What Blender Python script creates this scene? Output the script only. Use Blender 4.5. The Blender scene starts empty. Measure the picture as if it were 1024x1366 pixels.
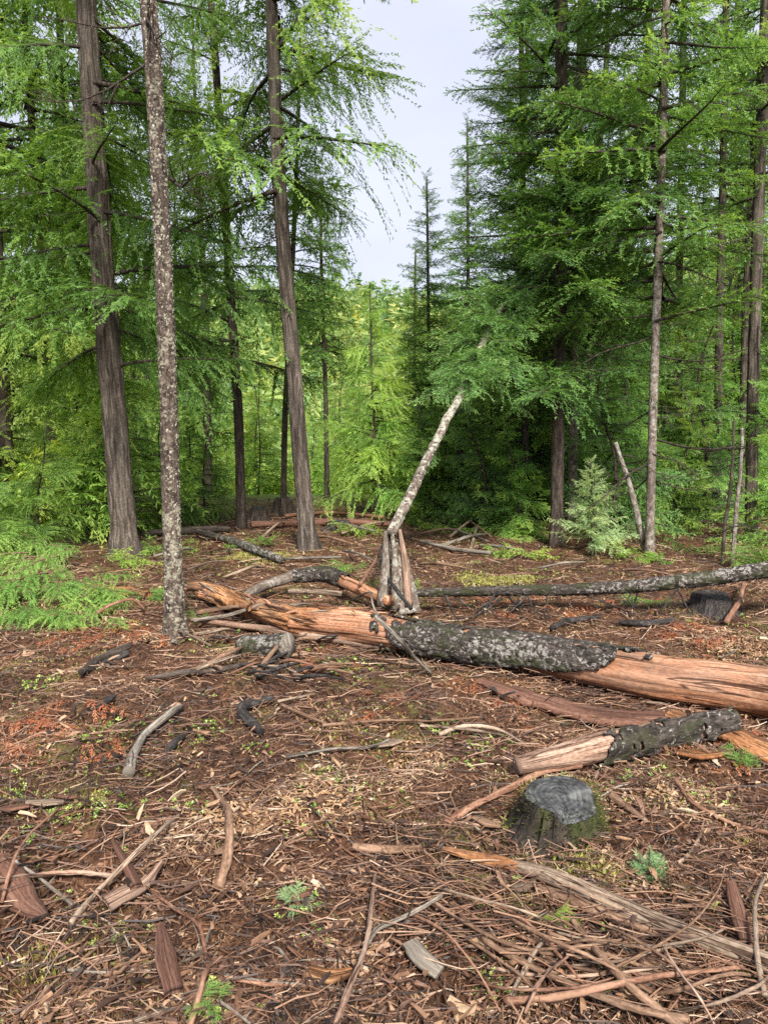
import bpy, math, random
import numpy as np
from mathutils import Vector, Matrix

SC = bpy.context.scene
COL = SC.collection
R = math.radians
rng = np.random.default_rng(11)

# ------------------------------------------------------------------ camera, world, sun, exposure
FPX, CX, CY, PITCH, CAMH = 1000.0, 512.0, 683.0, R(6.5), 1.6
cam_d = bpy.data.cameras.new('camera')
cam = bpy.data.objects.new('camera', cam_d)
COL.objects.link(cam)
cam.location = (0, 0, CAMH)
cam.rotation_euler = (R(90) - PITCH, 0, 0)
cam_d.sensor_fit = 'HORIZONTAL'
cam_d.sensor_width = 36.0
cam_d.lens = 36.0 * FPX / 1024.0
cam_d.clip_start = 0.05
cam_d.clip_end = 5000
SC.camera = cam

SUN_EL, SUN_AZ = 43.0, 168.0          # azimuth measured from +Y towards +X: behind the camera, to the right
w = bpy.data.worlds.new('World')
SC.world = w
w.use_nodes = True
nt = w.node_tree
nt.nodes.clear()
out = nt.nodes.new('ShaderNodeOutputWorld')
bg = nt.nodes.new('ShaderNodeBackground')
bg.inputs['Strength'].default_value = 0.105
sky = nt.nodes.new('ShaderNodeTexSky')
sky.sky_type = 'NISHITA'
sky.sun_disc = False
sky.sun_elevation = R(SUN_EL)
sky.sun_rotation = R(SUN_AZ)
tc = nt.nodes.new('ShaderNodeTexCoord')
mp = nt.nodes.new('ShaderNodeMapping')
mp.inputs['Scale'].default_value = (1.4, 1.4, 3.5)
nz = nt.nodes.new('ShaderNodeTexNoise')
nz.inputs['Scale'].default_value = 1.6
nz.inputs['Detail'].default_value = 5
cr = nt.nodes.new('ShaderNodeValToRGB')      # the overcast cloud sheet, pale lavender grey
cr.color_ramp.elements[0].position = 0.3
cr.color_ramp.elements[0].color = (4.5, 4.75, 5.9, 1)
cr.color_ramp.elements[1].position = 0.75
cr.color_ramp.elements[1].color = (5.9, 6.1, 7.2, 1)
mx = nt.nodes.new('ShaderNodeMixRGB')
mx.inputs['Fac'].default_value = 0.9
L = nt.links.new
L(tc.outputs['Generated'], mp.inputs['Vector'])
L(mp.outputs['Vector'], nz.inputs['Vector'])
L(nz.outputs['Fac'], cr.inputs['Fac'])
L(sky.outputs['Color'], mx.inputs['Color1'])
L(cr.outputs['Color'], mx.inputs['Color2'])
L(mx.outputs['Color'], bg.inputs['Color'])
L(bg.outputs['Background'], out.inputs['Surface'])

sd = bpy.data.lights.new('sun', 'SUN')
sd.energy = 5.0
sd.angle = R(10)
sd.color = (1.0, 0.95, 0.87)
sun = bpy.data.objects.new('sun', sd)
COL.objects.link(sun)
sdir = Vector((math.cos(R(SUN_EL)) * math.sin(R(SUN_AZ)), math.cos(R(SUN_EL)) * math.cos(R(SUN_AZ)), math.sin(R(SUN_EL))))
sun.rotation_euler = sdir.to_track_quat('Z', 'Y').to_euler()
sun.location = (0, 0, 30)

SC.view_settings.view_transform = 'Standard'
SC.view_settings.look = 'None'
SC.view_settings.exposure = 0.7
SC.view_settings.gamma = 1.0
SC.view_settings.use_curve_mapping = False
SC.render.engine = 'CYCLES'
cy = SC.cycles
cy.max_bounces = 5
cy.diffuse_bounces = 3
cy.glossy_bounces = 1
cy.transmission_bounces = 3
cy.transparent_max_bounces = 4
cy.caustics_reflective = False
cy.caustics_refractive = False
cy.use_denoising = False
cy.use_adaptive_sampling = True
cy.adaptive_threshold = 0.01
cy.sample_clamp_indirect = 3.0

# ------------------------------------------------------------------ vector noise
_perm = np.random.default_rng(5).permutation(256)
_perm = np.concatenate([_perm, _perm, _perm])
_g = np.random.default_rng(6).normal(size=(256, 3))
_g /= np.linalg.norm(_g, axis=1)[:, None]

def noise3(p):
    p = np.asarray(p, float)
    i = np.floor(p).astype(int)
    f = p - i
    u = f * f * f * (f * (f * 6 - 15) + 10)
    i &= 255
    r = 0
    for dx in (0, 1):
        for dy in (0, 1):
            for dz in (0, 1):
                h = _perm[_perm[_perm[(i[:, 0] + dx) & 255] + ((i[:, 1] + dy) & 255)] + ((i[:, 2] + dz) & 255)]
                d = (_g[h] * (f - np.array([dx, dy, dz]))).sum(1)
                wx = u[:, 0] if dx else 1 - u[:, 0]
                wy = u[:, 1] if dy else 1 - u[:, 1]
                wz = u[:, 2] if dz else 1 - u[:, 2]
                r = r + d * wx * wy * wz
    return r * 1.6

def n2(x, y, s, o=0.0):
    return noise3(np.stack([x * s + o, y * s - o * 0.7, np.full_like(x, o * 1.3 + .37)], 1))

def sstep(a, b, x):
    t = np.clip((x - a) / (b - a), 0, 1)
    return t * t * (3 - 2 * t)

# ------------------------------------------------------------------ ground height
def gz(x, y):
    x = np.atleast_1d(np.asarray(x, float)); y = np.atleast_1d(np.asarray(y, float))
    near = 1 - sstep(30, 60, np.hypot(x, y))
    z = 0.05 * n2(x, y, 0.55, 3) + 0.035 * n2(x, y, 1.5, 9)
    z += near * (0.045 * n2(x, y, 3.7, 17) + 0.034 * np.abs(n2(x, y, 8.5, 21)) + 0.012 * n2(x, y, 24, 31))
    for hx_, hy_, hr, hd in ((-.56, 2.1, .10, .08), (-1.08, 2.45, .16, .07), (.07, 3.45, .16, .09), (-.25, 3.0, .2, -.06), (.5, 2.9, .12, .06), (-.9, 4.3, .2, .07), (-.45, 5.0, .16, .08), (.35, 3.95, .22, -.06), (-1.6, 4.0, .22, -.07), (-.2, 2.3, .15, -.05), (1.5, 3.4, .18, -.05), (.2, 1.95, .1, .06)):
        z -= hd * np.exp(-((x - hx_) ** 2 + (y - hy_) ** 2) / (hr * hr))
    z += -0.09 * np.clip(y - 15, 0, 75) * sstep(14, 26, y)
    hx = sstep(20, 200, x) * 26 + sstep(-40, -260, -np.abs(x)) * 0
    z += sstep(85, 330, y) * (57 + hx + 7 * n2(x, y, 0.012, 5) + 3 * n2(x, y, 0.04, 8))
    z += sstep(500, 1500, y) * 15
    return z

def gz1(x, y):
    return float(gz(x, y)[0])

def ray(px, py):
    a = (px - CX) / FPX; b = -(py - CY) / FPX
    c, s = math.cos(PITCH), math.sin(PITCH)
    return Vector((a, c + b * s, -s + b * c))

def at(px, py, Y):
    d = ray(px, py)
    return Vector((0, 0, CAMH)) + d * (Y / d.y)

def gp(px, py, lift=0.0):
    """the point of the ground seen at (px, py) of the photograph, lifted"""
    d = ray(px, py)
    ts = np.linspace(1.2, 40, 1500)
    P = np.outer(ts, np.array(d)) + np.array([0, 0, CAMH])
    g = gz(P[:, 0], P[:, 1]) + lift
    k = int(np.argmax(P[:, 2] <= g))
    if k == 0:
        k = len(ts) - 1
    a0 = P[k - 1, 2] - g[k - 1]; a1 = P[k, 2] - g[k]
    t = a0 / (a0 - a1 + 1e-9)
    q = P[k - 1] * (1 - t) + P[k] * t
    return Vector(q)

# ------------------------------------------------------------------ mesh helpers
class MB:
    """collects vertices, quads, triangles with a tint per vertex and texture coordinates"""
    def __init__(s):
        s.v = []; s.q = []; s.t = []; s.ti = []; s.tc = []; s.n = 0
    def add(s, v, q=None, t=None, tint=0.5, tcs=None):
        v = np.asarray(v, np.float32).reshape(-1, 3)
        s.v.append(v)
        if q is not None and len(q): s.q.append(np.asarray(q, np.int64).reshape(-1, 4) + s.n)
        if t is not None and len(t): s.t.append(np.asarray(t, np.int64).reshape(-1, 3) + s.n)
        ti = np.asarray(tint, np.float32)
        s.ti.append(np.broadcast_to(ti, (len(v),)) if ti.ndim == 0 else ti)
        s.tc.append(np.asarray(tcs if tcs is not None else v, np.float32))
        s.n += len(v)
        return s
    def mesh(s, name, mat, origin=None, smooth=True):
        v = np.concatenate(s.v)
        if origin is not None: v = v - np.array(origin, np.float32)
        q = np.concatenate(s.q) if s.q else np.zeros((0, 4), np.int64)
        t = np.concatenate(s.t) if s.t else np.zeros((0, 3), np.int64)
        me = bpy.data.meshes.new(name)
        me.vertices.add(len(v)); me.vertices.foreach_set('co', v.astype(np.float32).ravel())
        nl = len(q) * 4 + len(t) * 3
        me.loops.add(nl); me.loops.foreach_set('vertex_index', np.concatenate([q.ravel(), t.ravel()]).astype(np.int32))
        me.polygons.add(len(q) + len(t))
        st = np.concatenate([np.arange(len(q)) * 4, len(q) * 4 + np.arange(len(t)) * 3]).astype(np.int32)
        me.polygons.foreach_set('loop_start', st)
        me.polygons.foreach_set('use_smooth', np.full(len(st), smooth))
        a = me.attributes.new('tint', 'FLOAT', 'POINT'); a.data.foreach_set('value', np.concatenate(s.ti).astype(np.float32))
        a = me.attributes.new('tc', 'FLOAT_VECTOR', 'POINT'); a.data.foreach_set('vector', np.concatenate(s.tc).astype(np.float32).ravel())
        me.update(calc_edges=True)
        if mat is not None:
            for m in (mat if isinstance(mat, (list, tuple)) else [mat]): me.materials.append(m)
        return me

def link(name, data, parent=None, loc=None):
    o = bpy.data.objects.new(name, data)
    COL.objects.link(o)
    if loc is not None: o.location = loc
    if parent is not None: o.parent = parent
    return o

def tag(o, label=None, cat=None, group=None, kind=None):
    if label: o['label'] = label
    if cat: o['category'] = cat
    if group: o['group'] = group
    if kind: o['kind'] = kind
    return o

def thing(name, mb, mat, label, cat, group=None, origin=None, smooth=True):
    """one mesh that is a thing of its own"""
    if origin is None: origin = np.concatenate(mb.v)[0]
    o = link(name, mb.mesh(name, mat, origin, smooth), None, tuple(float(c) for c in origin))
    return tag(o, label, cat, group)

def root(name, loc, label, cat, group=None):
    return tag(link(name, None, None, tuple(loc)), label, cat, group)

def part(name, mb, mat, parent, origin, smooth=True):
    o = link(name, mb.mesh(name, mat, origin, smooth), parent)
    if name in ('crown', 'branches', 'foliage', 'stems'): o['kind'] = 'stuff'
    return o

def frames(P):
    P = np.asarray(P, float)
    T = np.gradient(P, axis=0)
    T /= np.linalg.norm(T, axis=1)[:, None] + 1e-12
    ref = np.array([0, 0, 1.0]) if abs(T[0][2]) < .8 else np.array([0, -1.0, 0])
    N = np.zeros_like(P); 
    n = ref - T[0] * ref.dot(T[0]); n /= np.linalg.norm(n)
    for i in range(len(P)):
        n = n - T[i] * n.dot(T[i]); n /= np.linalg.norm(n) + 1e-12
        N[i] = n
    B = np.cross(T, N)
    return T, N, B

def resample(P, n, curve=True):
    P = np.asarray([tuple(p) for p in P], float)
    d = np.r_[0, np.cumsum(np.linalg.norm(np.diff(P, axis=0), axis=1))]
    s = np.linspace(0, d[-1], n)
    if curve and len(P) > 2:
        m = np.gradient(P, d, axis=0)
        idx = np.clip(np.searchsorted(d, s, 'right') - 1, 0, len(P) - 2)
        h = (d[idx + 1] - d[idx]); u = ((s - d[idx]) / h)[:, None]; h = h[:, None]
        h00 = 2 * u**3 - 3 * u**2 + 1; h10 = u**3 - 2 * u**2 + u; h01 = -2 * u**3 + 3 * u**2; h11 = u**3 - u**2
        Q = h00 * P[idx] + h10 * h * m[idx] + h01 * P[idx + 1] + h11 * h * m[idx + 1]
    else:
        Q = np.stack([np.interp(s, d, P[:, k]) for k in range(3)], 1)
    return Q, s

def tube(mb, P, Rad, sides=8, n=None, amp=0.0, fr=(6, 6, 1.2), ridge=False, seed=0.0, caps=True, curve=True, tint=0.5, lobes=0, keep=None, wob=0.0, capdepth=0.0):
    """a round limb along P: Rad given per input point or as two ends"""
    n = n or max(3, len(P))
    Q, s = resample(P, n, curve)
    Rad = np.asarray(Rad, float)
    if Rad.ndim == 0: Rad = np.array([Rad, Rad])
    rr = np.interp(np.linspace(0, 1, n), np.linspace(0, 1, len(Rad)), Rad)
    if wob:
        k = np.stack([s * 2.3 + seed, s * 0 + 1.7, s * 0 + seed], 1); k2 = k + 19.3
        Q = Q + np.stack([noise3(k), noise3(k2), noise3(k + 7.7) * .6], 1) * wob * (s / (s[-1] + 1e-6))[:, None] ** .5
    T, N, B = frames(Q)
    th = np.linspace(0, 2 * np.pi, sides, endpoint=False)
    c, si = np.cos(th), np.sin(th)
    rm = float(rr.mean())
    tcs = np.stack([np.tile(c * rm, n) + seed, np.tile(si * rm, n), np.repeat(s, sides)], 1)
    f = np.ones(n * sides)
    if amp:
        q = tcs * np.array(fr) + seed
        a = noise3(q); b = noise3(q * 2.3 + 11)
        if ridge: a = 1 - 2 * np.abs(a) * 1.8; b = 1 - 2 * np.abs(b) * 1.8
        f = 1 + amp * (a * .65 + b * .35)
    if lobes:
        fl = np.repeat(np.exp(-s / (rm * 3.2)), sides)
        f = f * (1 + fl * 0.34 * np.maximum(0, np.cos(np.tile(th, n) * lobes + seed)))
    rad = np.repeat(rr, sides) * f
    V = np.repeat(Q, sides, 0) + rad[:, None] * (np.tile(c, n)[:, None] * np.repeat(N, sides, 0) + np.tile(si, n)[:, None] * np.repeat(B, sides, 0))
    i = np.arange(n - 1)[:, None] * sides; j = np.arange(sides)[None, :]; j2 = (j + 1) % sides
    F = np.stack([i + j, i + sides + j, i + sides + j2, i + j2], -1).reshape(-1, 4)
    if keep is not None:
        fc = tcs[F].mean(1); thc = np.tile(th + np.pi / sides, n - 1)
        F = F[keep(fc, np.repeat((s[:-1] + s[1:]) / 2, sides), thc)]
        caps = False
    t = None
    if caps:
        V = np.concatenate([V, [Q[0] + T[0] * capdepth], [Q[-1] - T[-1] * capdepth]]); k = n * sides
        j = np.arange(sides); j2 = (j + 1) % sides
        t = np.concatenate([np.stack([np.full(sides, k), j, j2], 1), np.stack([np.full(sides, k + 1), (n - 1) * sides + j2, (n - 1) * sides + j], 1)])
        tcs = np.concatenate([tcs, tcs[:1] * .1, tcs[-1:] ])
    mb.add(V, F, t, tint, tcs)
    return Q

# ------------------------------------------------------------------ materials
def new_mat(name):
    m = bpy.data.materials.new(name); m.use_nodes = True
    nt = m.node_tree; nt.nodes.clear()
    o = nt.nodes.new('ShaderNodeOutputMaterial')
    return m, nt, o

def N(nt, t, **k):
    n = nt.nodes.new(t)
    for a, b in k.items():
        if a in n.inputs: n.inputs[a].default_value = b
        else: setattr(n, a, b)
    return n

def ramp(nt, src, stops, interp='LINEAR'):
    r = nt.nodes.new('ShaderNodeValToRGB'); r.color_ramp.interpolation = interp
    e = r.color_ramp.elements
    while len(e) < len(stops): e.new(0.5)
    for k, (p, c) in enumerate(stops):
        e[k].position = p; e[k].color = (*c, 1) if len(c) == 3 else c
    nt.links.new(src, r.inputs['Fac'])
    return r.outputs['Color']

def attr(nt, name, out='Fac'):
    a = nt.nodes.new('ShaderNodeAttribute'); a.attribute_name = name
    return a.outputs[out]

def tex(nt, vec, scale, stretch=(1, 1, 1), detail=4, rough=.6, kind='noise', dist=0.0):
    m = N(nt, 'ShaderNodeMapping'); m.inputs['Scale'].default_value = stretch
    nt.links.new(vec, m.inputs['Vector'])
    if kind == 'noise':
        t = N(nt, 'ShaderNodeTexNoise'); t.inputs['Scale'].default_value = scale; t.inputs['Detail'].default_value = detail
        t.inputs['Roughness'].default_value = rough; t.inputs['Distortion'].default_value = dist
        o = t.outputs['Fac']
    else:
        t = N(nt, 'ShaderNodeTexVoronoi'); t.inputs['Scale'].default_value = scale; o = t.outputs['Distance']
    nt.links.new(m.outputs['Vector'], t.inputs['Vector'])
    return o

def mixc(nt, fac, a, b, bt='MIX'):
    m = nt.nodes.new('ShaderNodeMixRGB'); m.blend_type = bt
    for s, k in ((fac, 'Fac'), (a, 'Color1'), (b, 'Color2')):
        if isinstance(s, (int, float)): m.inputs[k].default_value = s
        elif isinstance(s, tuple): m.inputs[k].default_value = (*s, 1)
        else: nt.links.new(s, m.inputs[k])
    return m.outputs['Color']

def leaf_mat(name, dark, mid, light, transl=0.35):
    m, nt, o = new_mat(name)
    oi = N(nt, 'ShaderNodeObjectInfo')
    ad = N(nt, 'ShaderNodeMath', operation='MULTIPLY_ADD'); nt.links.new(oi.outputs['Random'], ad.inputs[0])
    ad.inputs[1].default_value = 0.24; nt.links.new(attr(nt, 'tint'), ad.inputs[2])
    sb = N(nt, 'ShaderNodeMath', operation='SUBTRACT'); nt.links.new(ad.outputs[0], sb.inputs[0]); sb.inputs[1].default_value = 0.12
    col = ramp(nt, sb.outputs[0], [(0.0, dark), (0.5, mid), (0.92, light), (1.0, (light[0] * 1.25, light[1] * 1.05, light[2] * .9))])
    d = N(nt, 'ShaderNodeBsdfPrincipled'); d.inputs['Roughness'].default_value = 0.5
    d.inputs['Specular IOR Level'].default_value = 0.35
    nt.links.new(col, d.inputs['Base Color'])
    t = N(nt, 'ShaderNodeBsdfTranslucent')
    nt.links.new(mixc(nt, 1.0, col, (1.5, 1.35, 0.7), 'MULTIPLY'), t.inputs['Color'])
    mx = N(nt, 'ShaderNodeMixShader'); mx.inputs['Fac'].default_value = transl
    nt.links.new(d.outputs[0], mx.inputs[1]); nt.links.new(t.outputs[0], mx.inputs[2]); nt.links.new(mx.outputs[0], o.inputs['Surface'])
    return m

LEAF_CEDAR = leaf_mat('cedar_leaf', (0.045, 0.085, 0.018), (0.125, 0.255, 0.05), (0.29, 0.45, 0.10), .45)
LEAF_FIR = leaf_mat('fir_needle', (0.042, 0.095, 0.026), (0.12, 0.25, 0.062), (0.27, 0.45, 0.11), .42)
LEAF_YOUNG = leaf_mat('young_leaf', (0.11, 0.22, 0.04), (0.27, 0.47, 0.09), (0.52, 0.64, 0.15), .5)
LEAF_HEMLOCK = leaf_mat('hemlock_needle', (0.09, 0.22, 0.04), (0.22, 0.46, 0.10), (0.42, 0.62, 0.16), .5)
LEAF_PALE = leaf_mat('pale_fir_needle', (0.12, 0.24, 0.10), (0.30, 0.48, 0.22), (0.52, 0.68, 0.36), .35)
LEAF_LEAN = leaf_mat('leaning_fir_needle', (0.05, 0.12, 0.038), (0.15, 0.31, 0.09), (0.32, 0.50, 0.15), .42)
LEAF_BRIGHT = leaf_mat('fresh_frond', (0.07, 0.17, 0.03), (0.17, 0.34, 0.07), (0.36, 0.55, 0.14), .4)
LEAF_DEAD = leaf_mat('dead_frond', (0.14, 0.045, 0.02), (0.34, 0.11, 0.05), (0.5, 0.24, 0.12), .2)
LEAF_HILL = leaf_mat('hill_leaf', (0.09, 0.17, 0.055), (0.23, 0.36, 0.11), (0.50, 0.53, 0.19), .35)

def bark_mat(name, deep, mid, pale, stretch=(1, 1, .12), scale=28, lichen=None, lthr=(.52, .6), lscale=22, bump=.9, moss=None, rough=.9, bumpd=.02, crack=0):
    m, nt, o = new_mat(name)
    v = attr(nt, 'tc', 'Vector')
    a = tex(nt, v, scale, stretch, 6, .65, dist=.6)
    b = tex(nt, v, scale * 3.5, (1, 1, .4), 4, .6)
    big = tex(nt, v, 3.0, (1, 1, .6), 3)
    h = mixc(nt, .35, a, b)
    col = ramp(nt, h, [(.36, deep), (.49, mid), (.64, pale)])
    col = mixc(nt, .55, col, ramp(nt, big, [(.3, (.6, .6, .6)), (.7, (1.5, 1.45, 1.4))]), 'MULTIPLY')
    if lichen:
        l = tex(nt, v, lscale, (1, 1, .8), 5, .7, dist=.4)
        l2 = tex(nt, v, 2.4, (1, 1, .35), 2)
        s = N(nt, 'ShaderNodeMath', operation='MULTIPLY_ADD'); nt.links.new(l2, s.inputs[0]); s.inputs[1].default_value = .35; nt.links.new(l, s.inputs[2])
        s2 = N(nt, 'ShaderNodeMath', operation='SUBTRACT'); nt.links.new(s.outputs[0], s2.inputs[0]); s2.inputs[1].default_value = .17
        f = ramp(nt, s2.outputs[0], [(lthr[0], (0, 0, 0)), (lthr[1], (1, 1, 1))])
        lc = ramp(nt, b, [(.3, tuple(c * .6 for c in lichen)), (.6, lichen), (.75, tuple(min(1, c * 1.35) for c in lichen))])
        col = mixc(nt, f, col, lc)
    if moss:
        l = tex(nt, v, 9, (1, 1, .5), 4)
        f = ramp(nt, l, [(.5, (0, 0, 0)), (.62, (.8, .8, .8))])
        col = mixc(nt, f, col, moss)
    if crack:
        wz = tex(nt, v, 2.2, (1, 1, .5), 4, .6)
        col = mixc(nt, ramp(nt, wz, [(.46, (0, 0, 0)), (.62, (.7, .7, .7))]), col, mixc(nt, .5, col, (.23, .185, .145)))
        cn = tex(nt, v, crack, (1, 1, .045), 3, .5, dist=.8)
        cf_ = ramp(nt, cn, [(.478, (0, 0, 0)), (.494, (1, 1, 1)), (.506, (1, 1, 1)), (.522, (0, 0, 0))])
        col = mixc(nt, cf_, col, mixc(nt, 1.0, col, (.2, .16, .14), 'MULTIPLY'))
        h = mixc(nt, cf_, h, (0., 0., 0.))
    t2 = N(nt, 'ShaderNodeMath', operation='MULTIPLY_ADD'); nt.links.new(attr(nt, 'tint'), t2.inputs[0]); t2.inputs[1].default_value = .8; t2.inputs[2].default_value = .6
    col = mixc(nt, 1.0, col, t2.outputs[0], 'MULTIPLY')
    p = N(nt, 'ShaderNodeBsdfPrincipled'); p.inputs['Roughness'].default_value = rough; p.inputs['Specular IOR Level'].default_value = .25
    nt.links.new(col, p.inputs['Base Color'])
    bp = N(nt, 'ShaderNodeBump'); bp.inputs['Strength'].default_value = bump; bp.inputs['Distance'].default_value = bumpd
    nt.links.new(h, bp.inputs['Height']); nt.links.new(bp.outputs[0], p.inputs['Normal'])
    nt.links.new(p.outputs[0], o.inputs['Surface'])
    return m

B_CEDAR = bark_mat('cedar_bark', (.018, .014, .011), (.072, .058, .046), (.215, .185, .155), (1, 1, .07), 40)
B_DARK = bark_mat('dark_bark', (.016, .012, .010), (.055, .042, .034), (.15, .12, .098), (1, 1, .15), 34)
B_LICHEN = bark_mat('lichen_bark', (.014, .010, .008), (.065, .047, .037), (.19, .15, .12), (1, 1, .3), 45, (.34, .315, .235), (.54, .61), 34, 1.0)
B_SNAG = bark_mat('pale_lichen_bark', (.03, .022, .018), (.12, .09, .07), (.27, .22, .18), (1, 1, .4), 40, (.42, .41, .33), (.47, .55), 22, 1.0)
B_PALE = bark_mat('pale_bark', (.05, .038, .03), (.15, .12, .095), (.33, .29, .25), (1, 1, .4), 36, (.38, .36, .32), (.54, .62), 18)
B_LOG = bark_mat('old_log_bark', (.008, .007, .006), (.04, .033, .028), (.12, .10, .085), (1, 1, .45), 34, (.33, .305, .27), (.555, .60), 38, 1.0, moss=(.04, .045, .018), bumpd=.03)
B_MOSSY = bark_mat('mossy_dark_bark', (.008, .007, .006), (.035, .028, .022), (.09, .07, .055), (1, 1, .25), 30, moss=(.05, .065, .015), bumpd=.03)
B_CHAR = bark_mat('charred_bark', (.008, .007, .006), (.03, .026, .024), (.10, .09, .085), (1, 1, .3), 30)
W_ORANGE = bark_mat('stripped_orange_wood', (.085, .032, .016), (.38, .165, .08), (.62, .40, .27), (1, 1, .05), 26, bump=.5, bumpd=.008, rough=.55, crack=16)
W_RED = bark_mat('red_inner_bark', (.035, .017, .012), (.125, .06, .04), (.27, .155, .11), (1, 1, .06), 30, bump=.7)
W_ROT = bark_mat('shattered_orange_wood', (.045, .018, .01), (.29, .125, .05), (.58, .33, .16), (1, 1, .1), 24, bump=1.0, bumpd=.03, crack=16)
W_TAN = bark_mat('weathered_tan_wood', (.065, .042, .028), (.21, .15, .105), (.44, .35, .26), (1, 1, .06), 40, bump=.6, bumpd=.008, crack=30)
W_PINK = bark_mat('pinkish_stripped_wood', (.08, .04, .027), (.27, .165, .115), (.5, .37, .28), (1, 1, .06), 34, bump=.6, bumpd=.01, crack=30)
W_GREY = bark_mat('grey_weathered_wood', (.05, .042, .034), (.155, .135, .11), (.36, .325, .275), (1, 1, .06), 44, bump=.6, bumpd=.008, crack=30)
W_BROWN = bark_mat('brown_twig_bark', (.05, .028, .018), (.16, .095, .06), (.32, .21, .14), (1, 1, .12), 50, bump=.6, bumpd=.006)
W_REDSTICK = bark_mat('reddish_stick_bark', (.05, .024, .016), (.185, .092, .058), (.37, .22, .145), (1, 1, .1), 46, bump=.6, bumpd=.006)

def cut_mat(name, dark, mid, pale):
    m, nt, o = new_mat(name)
    v = attr(nt, 'tc', 'Vector')
    ln = N(nt, 'ShaderNodeVectorMath', operation='LENGTH'); mp_ = N(nt, 'ShaderNodeMapping'); mp_.inputs['Scale'].default_value = (1, 1, 0)
    nt.links.new(v, mp_.inputs['Vector']); nt.links.new(mp_.outputs['Vector'], ln.inputs[0])
    ds = tex(nt, v, 9, (1, 1, 1), 3)
    sm = N(nt, 'ShaderNodeMath', operation='MULTIPLY_ADD'); nt.links.new(ds, sm.inputs[0]); sm.inputs[1].default_value = .02; nt.links.new(ln.outputs['Value'], sm.inputs[2])
    mu = N(nt, 'ShaderNodeMath', operation='MULTIPLY'); nt.links.new(sm.outputs[0], mu.inputs[0]); mu.inputs[1].default_value = 300
    sn = N(nt, 'ShaderNodeMath', operation='SINE'); nt.links.new(mu.outputs[0], sn.inputs[0])
    rings = ramp(nt, sn.outputs[0], [(0, (.72, .72, .72)), (.9, (1.08, 1.08, 1.08))])
    big = tex(nt, v, 14, (1, 1, 1), 6, .7)
    col = mixc(nt, 1.0, ramp(nt, big, [(.36, dark), (.5, mid), (.66, pale)]), rings, 'MULTIPLY')
    cn = tex(nt, v, 11, (1, .35, 1), 3, .5, dist=1.2)
    col = mixc(nt, ramp(nt, cn, [(.485, (0, 0, 0)), (.5, (1, 1, 1)), (.515, (0, 0, 0))]), col, (.012, .01, .01))
    p = N(nt, 'ShaderNodeBsdfPrincipled'); p.inputs['Roughness'].default_value = .6; nt.links.new(col, p.inputs['Base Color'])
    bp = N(nt, 'ShaderNodeBump'); bp.inputs['Strength'].default_value = .7; bp.inputs['Distance'].default_value = .006
    nt.links.new(mixc(nt, .15, big, sn.outputs[0]), bp.inputs['Height']); nt.links.new(bp.outputs[0], p.inputs['Normal'])
    nt.links.new(p.outputs[0], o.inputs['Surface'])
    return m
W_TOP = cut_mat('weathered_cut_face', (.02, .019, .018), (.065, .067, .066), (.15, .152, .145))

def litter_mat(name, stops, rough=.85, transl=0):
    m, nt, o = new_mat(name)
    col = ramp(nt, attr(nt, 'tint'), stops)
    g = tex(nt, attr(nt, 'tc', 'Vector'), 60, (1, 1, 1), 3)
    col = mixc(nt, .6, col, ramp(nt, g, [(.3, (.55, .55, .55)), (.7, (1.35, 1.35, 1.35))]), 'MULTIPLY')
    p = N(nt, 'ShaderNodeBsdfPrincipled'); p.inputs['Roughness'].default_value = rough * .72; p.inputs['Specular IOR Level'].default_value = .5
    nt.links.new(col, p.inputs['Base Color']); nt.links.new(p.outputs[0], o.inputs['Surface'])
    return m

M_CHIPS = litter_mat('wood_chip', [(0, (.012, .008, .006)), (.22, (.04, .022, .015)), (.42, (.125, .060, .034)), (.6, (.265, .145, .080)), (.77, (.43, .28, .165)), (.93, (.44, .32, .205)), (1, (.46, .36, .25))])
M_TWIGS = litter_mat('twig', [(0, (.02, .012, .009)), (.3, (.065, .035, .023)), (.6, (.18, .088, .050)), (.85, (.32, .19, .115)), (1, (.46, .34, .24))])
M_GREEN = litter_mat('small_leaf', [(0, (.06, .11, .02)), (.5, (.17, .28, .045)), (1, (.42, .5, .13))], .6)
M_MOSS = litter_mat('moss_tuft', [(0, (.07, .08, .015)), (.5, (.20, .21, .04)), (1, (.42, .40, .10))], .9)
M_NEEDLE = litter_mat('needle_litter', [(0, (.03, .014, .009)), (.4, (.135, .058, .030)), (.7, (.30, .155, .078)), (1, (.5, .35, .2))])

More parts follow.
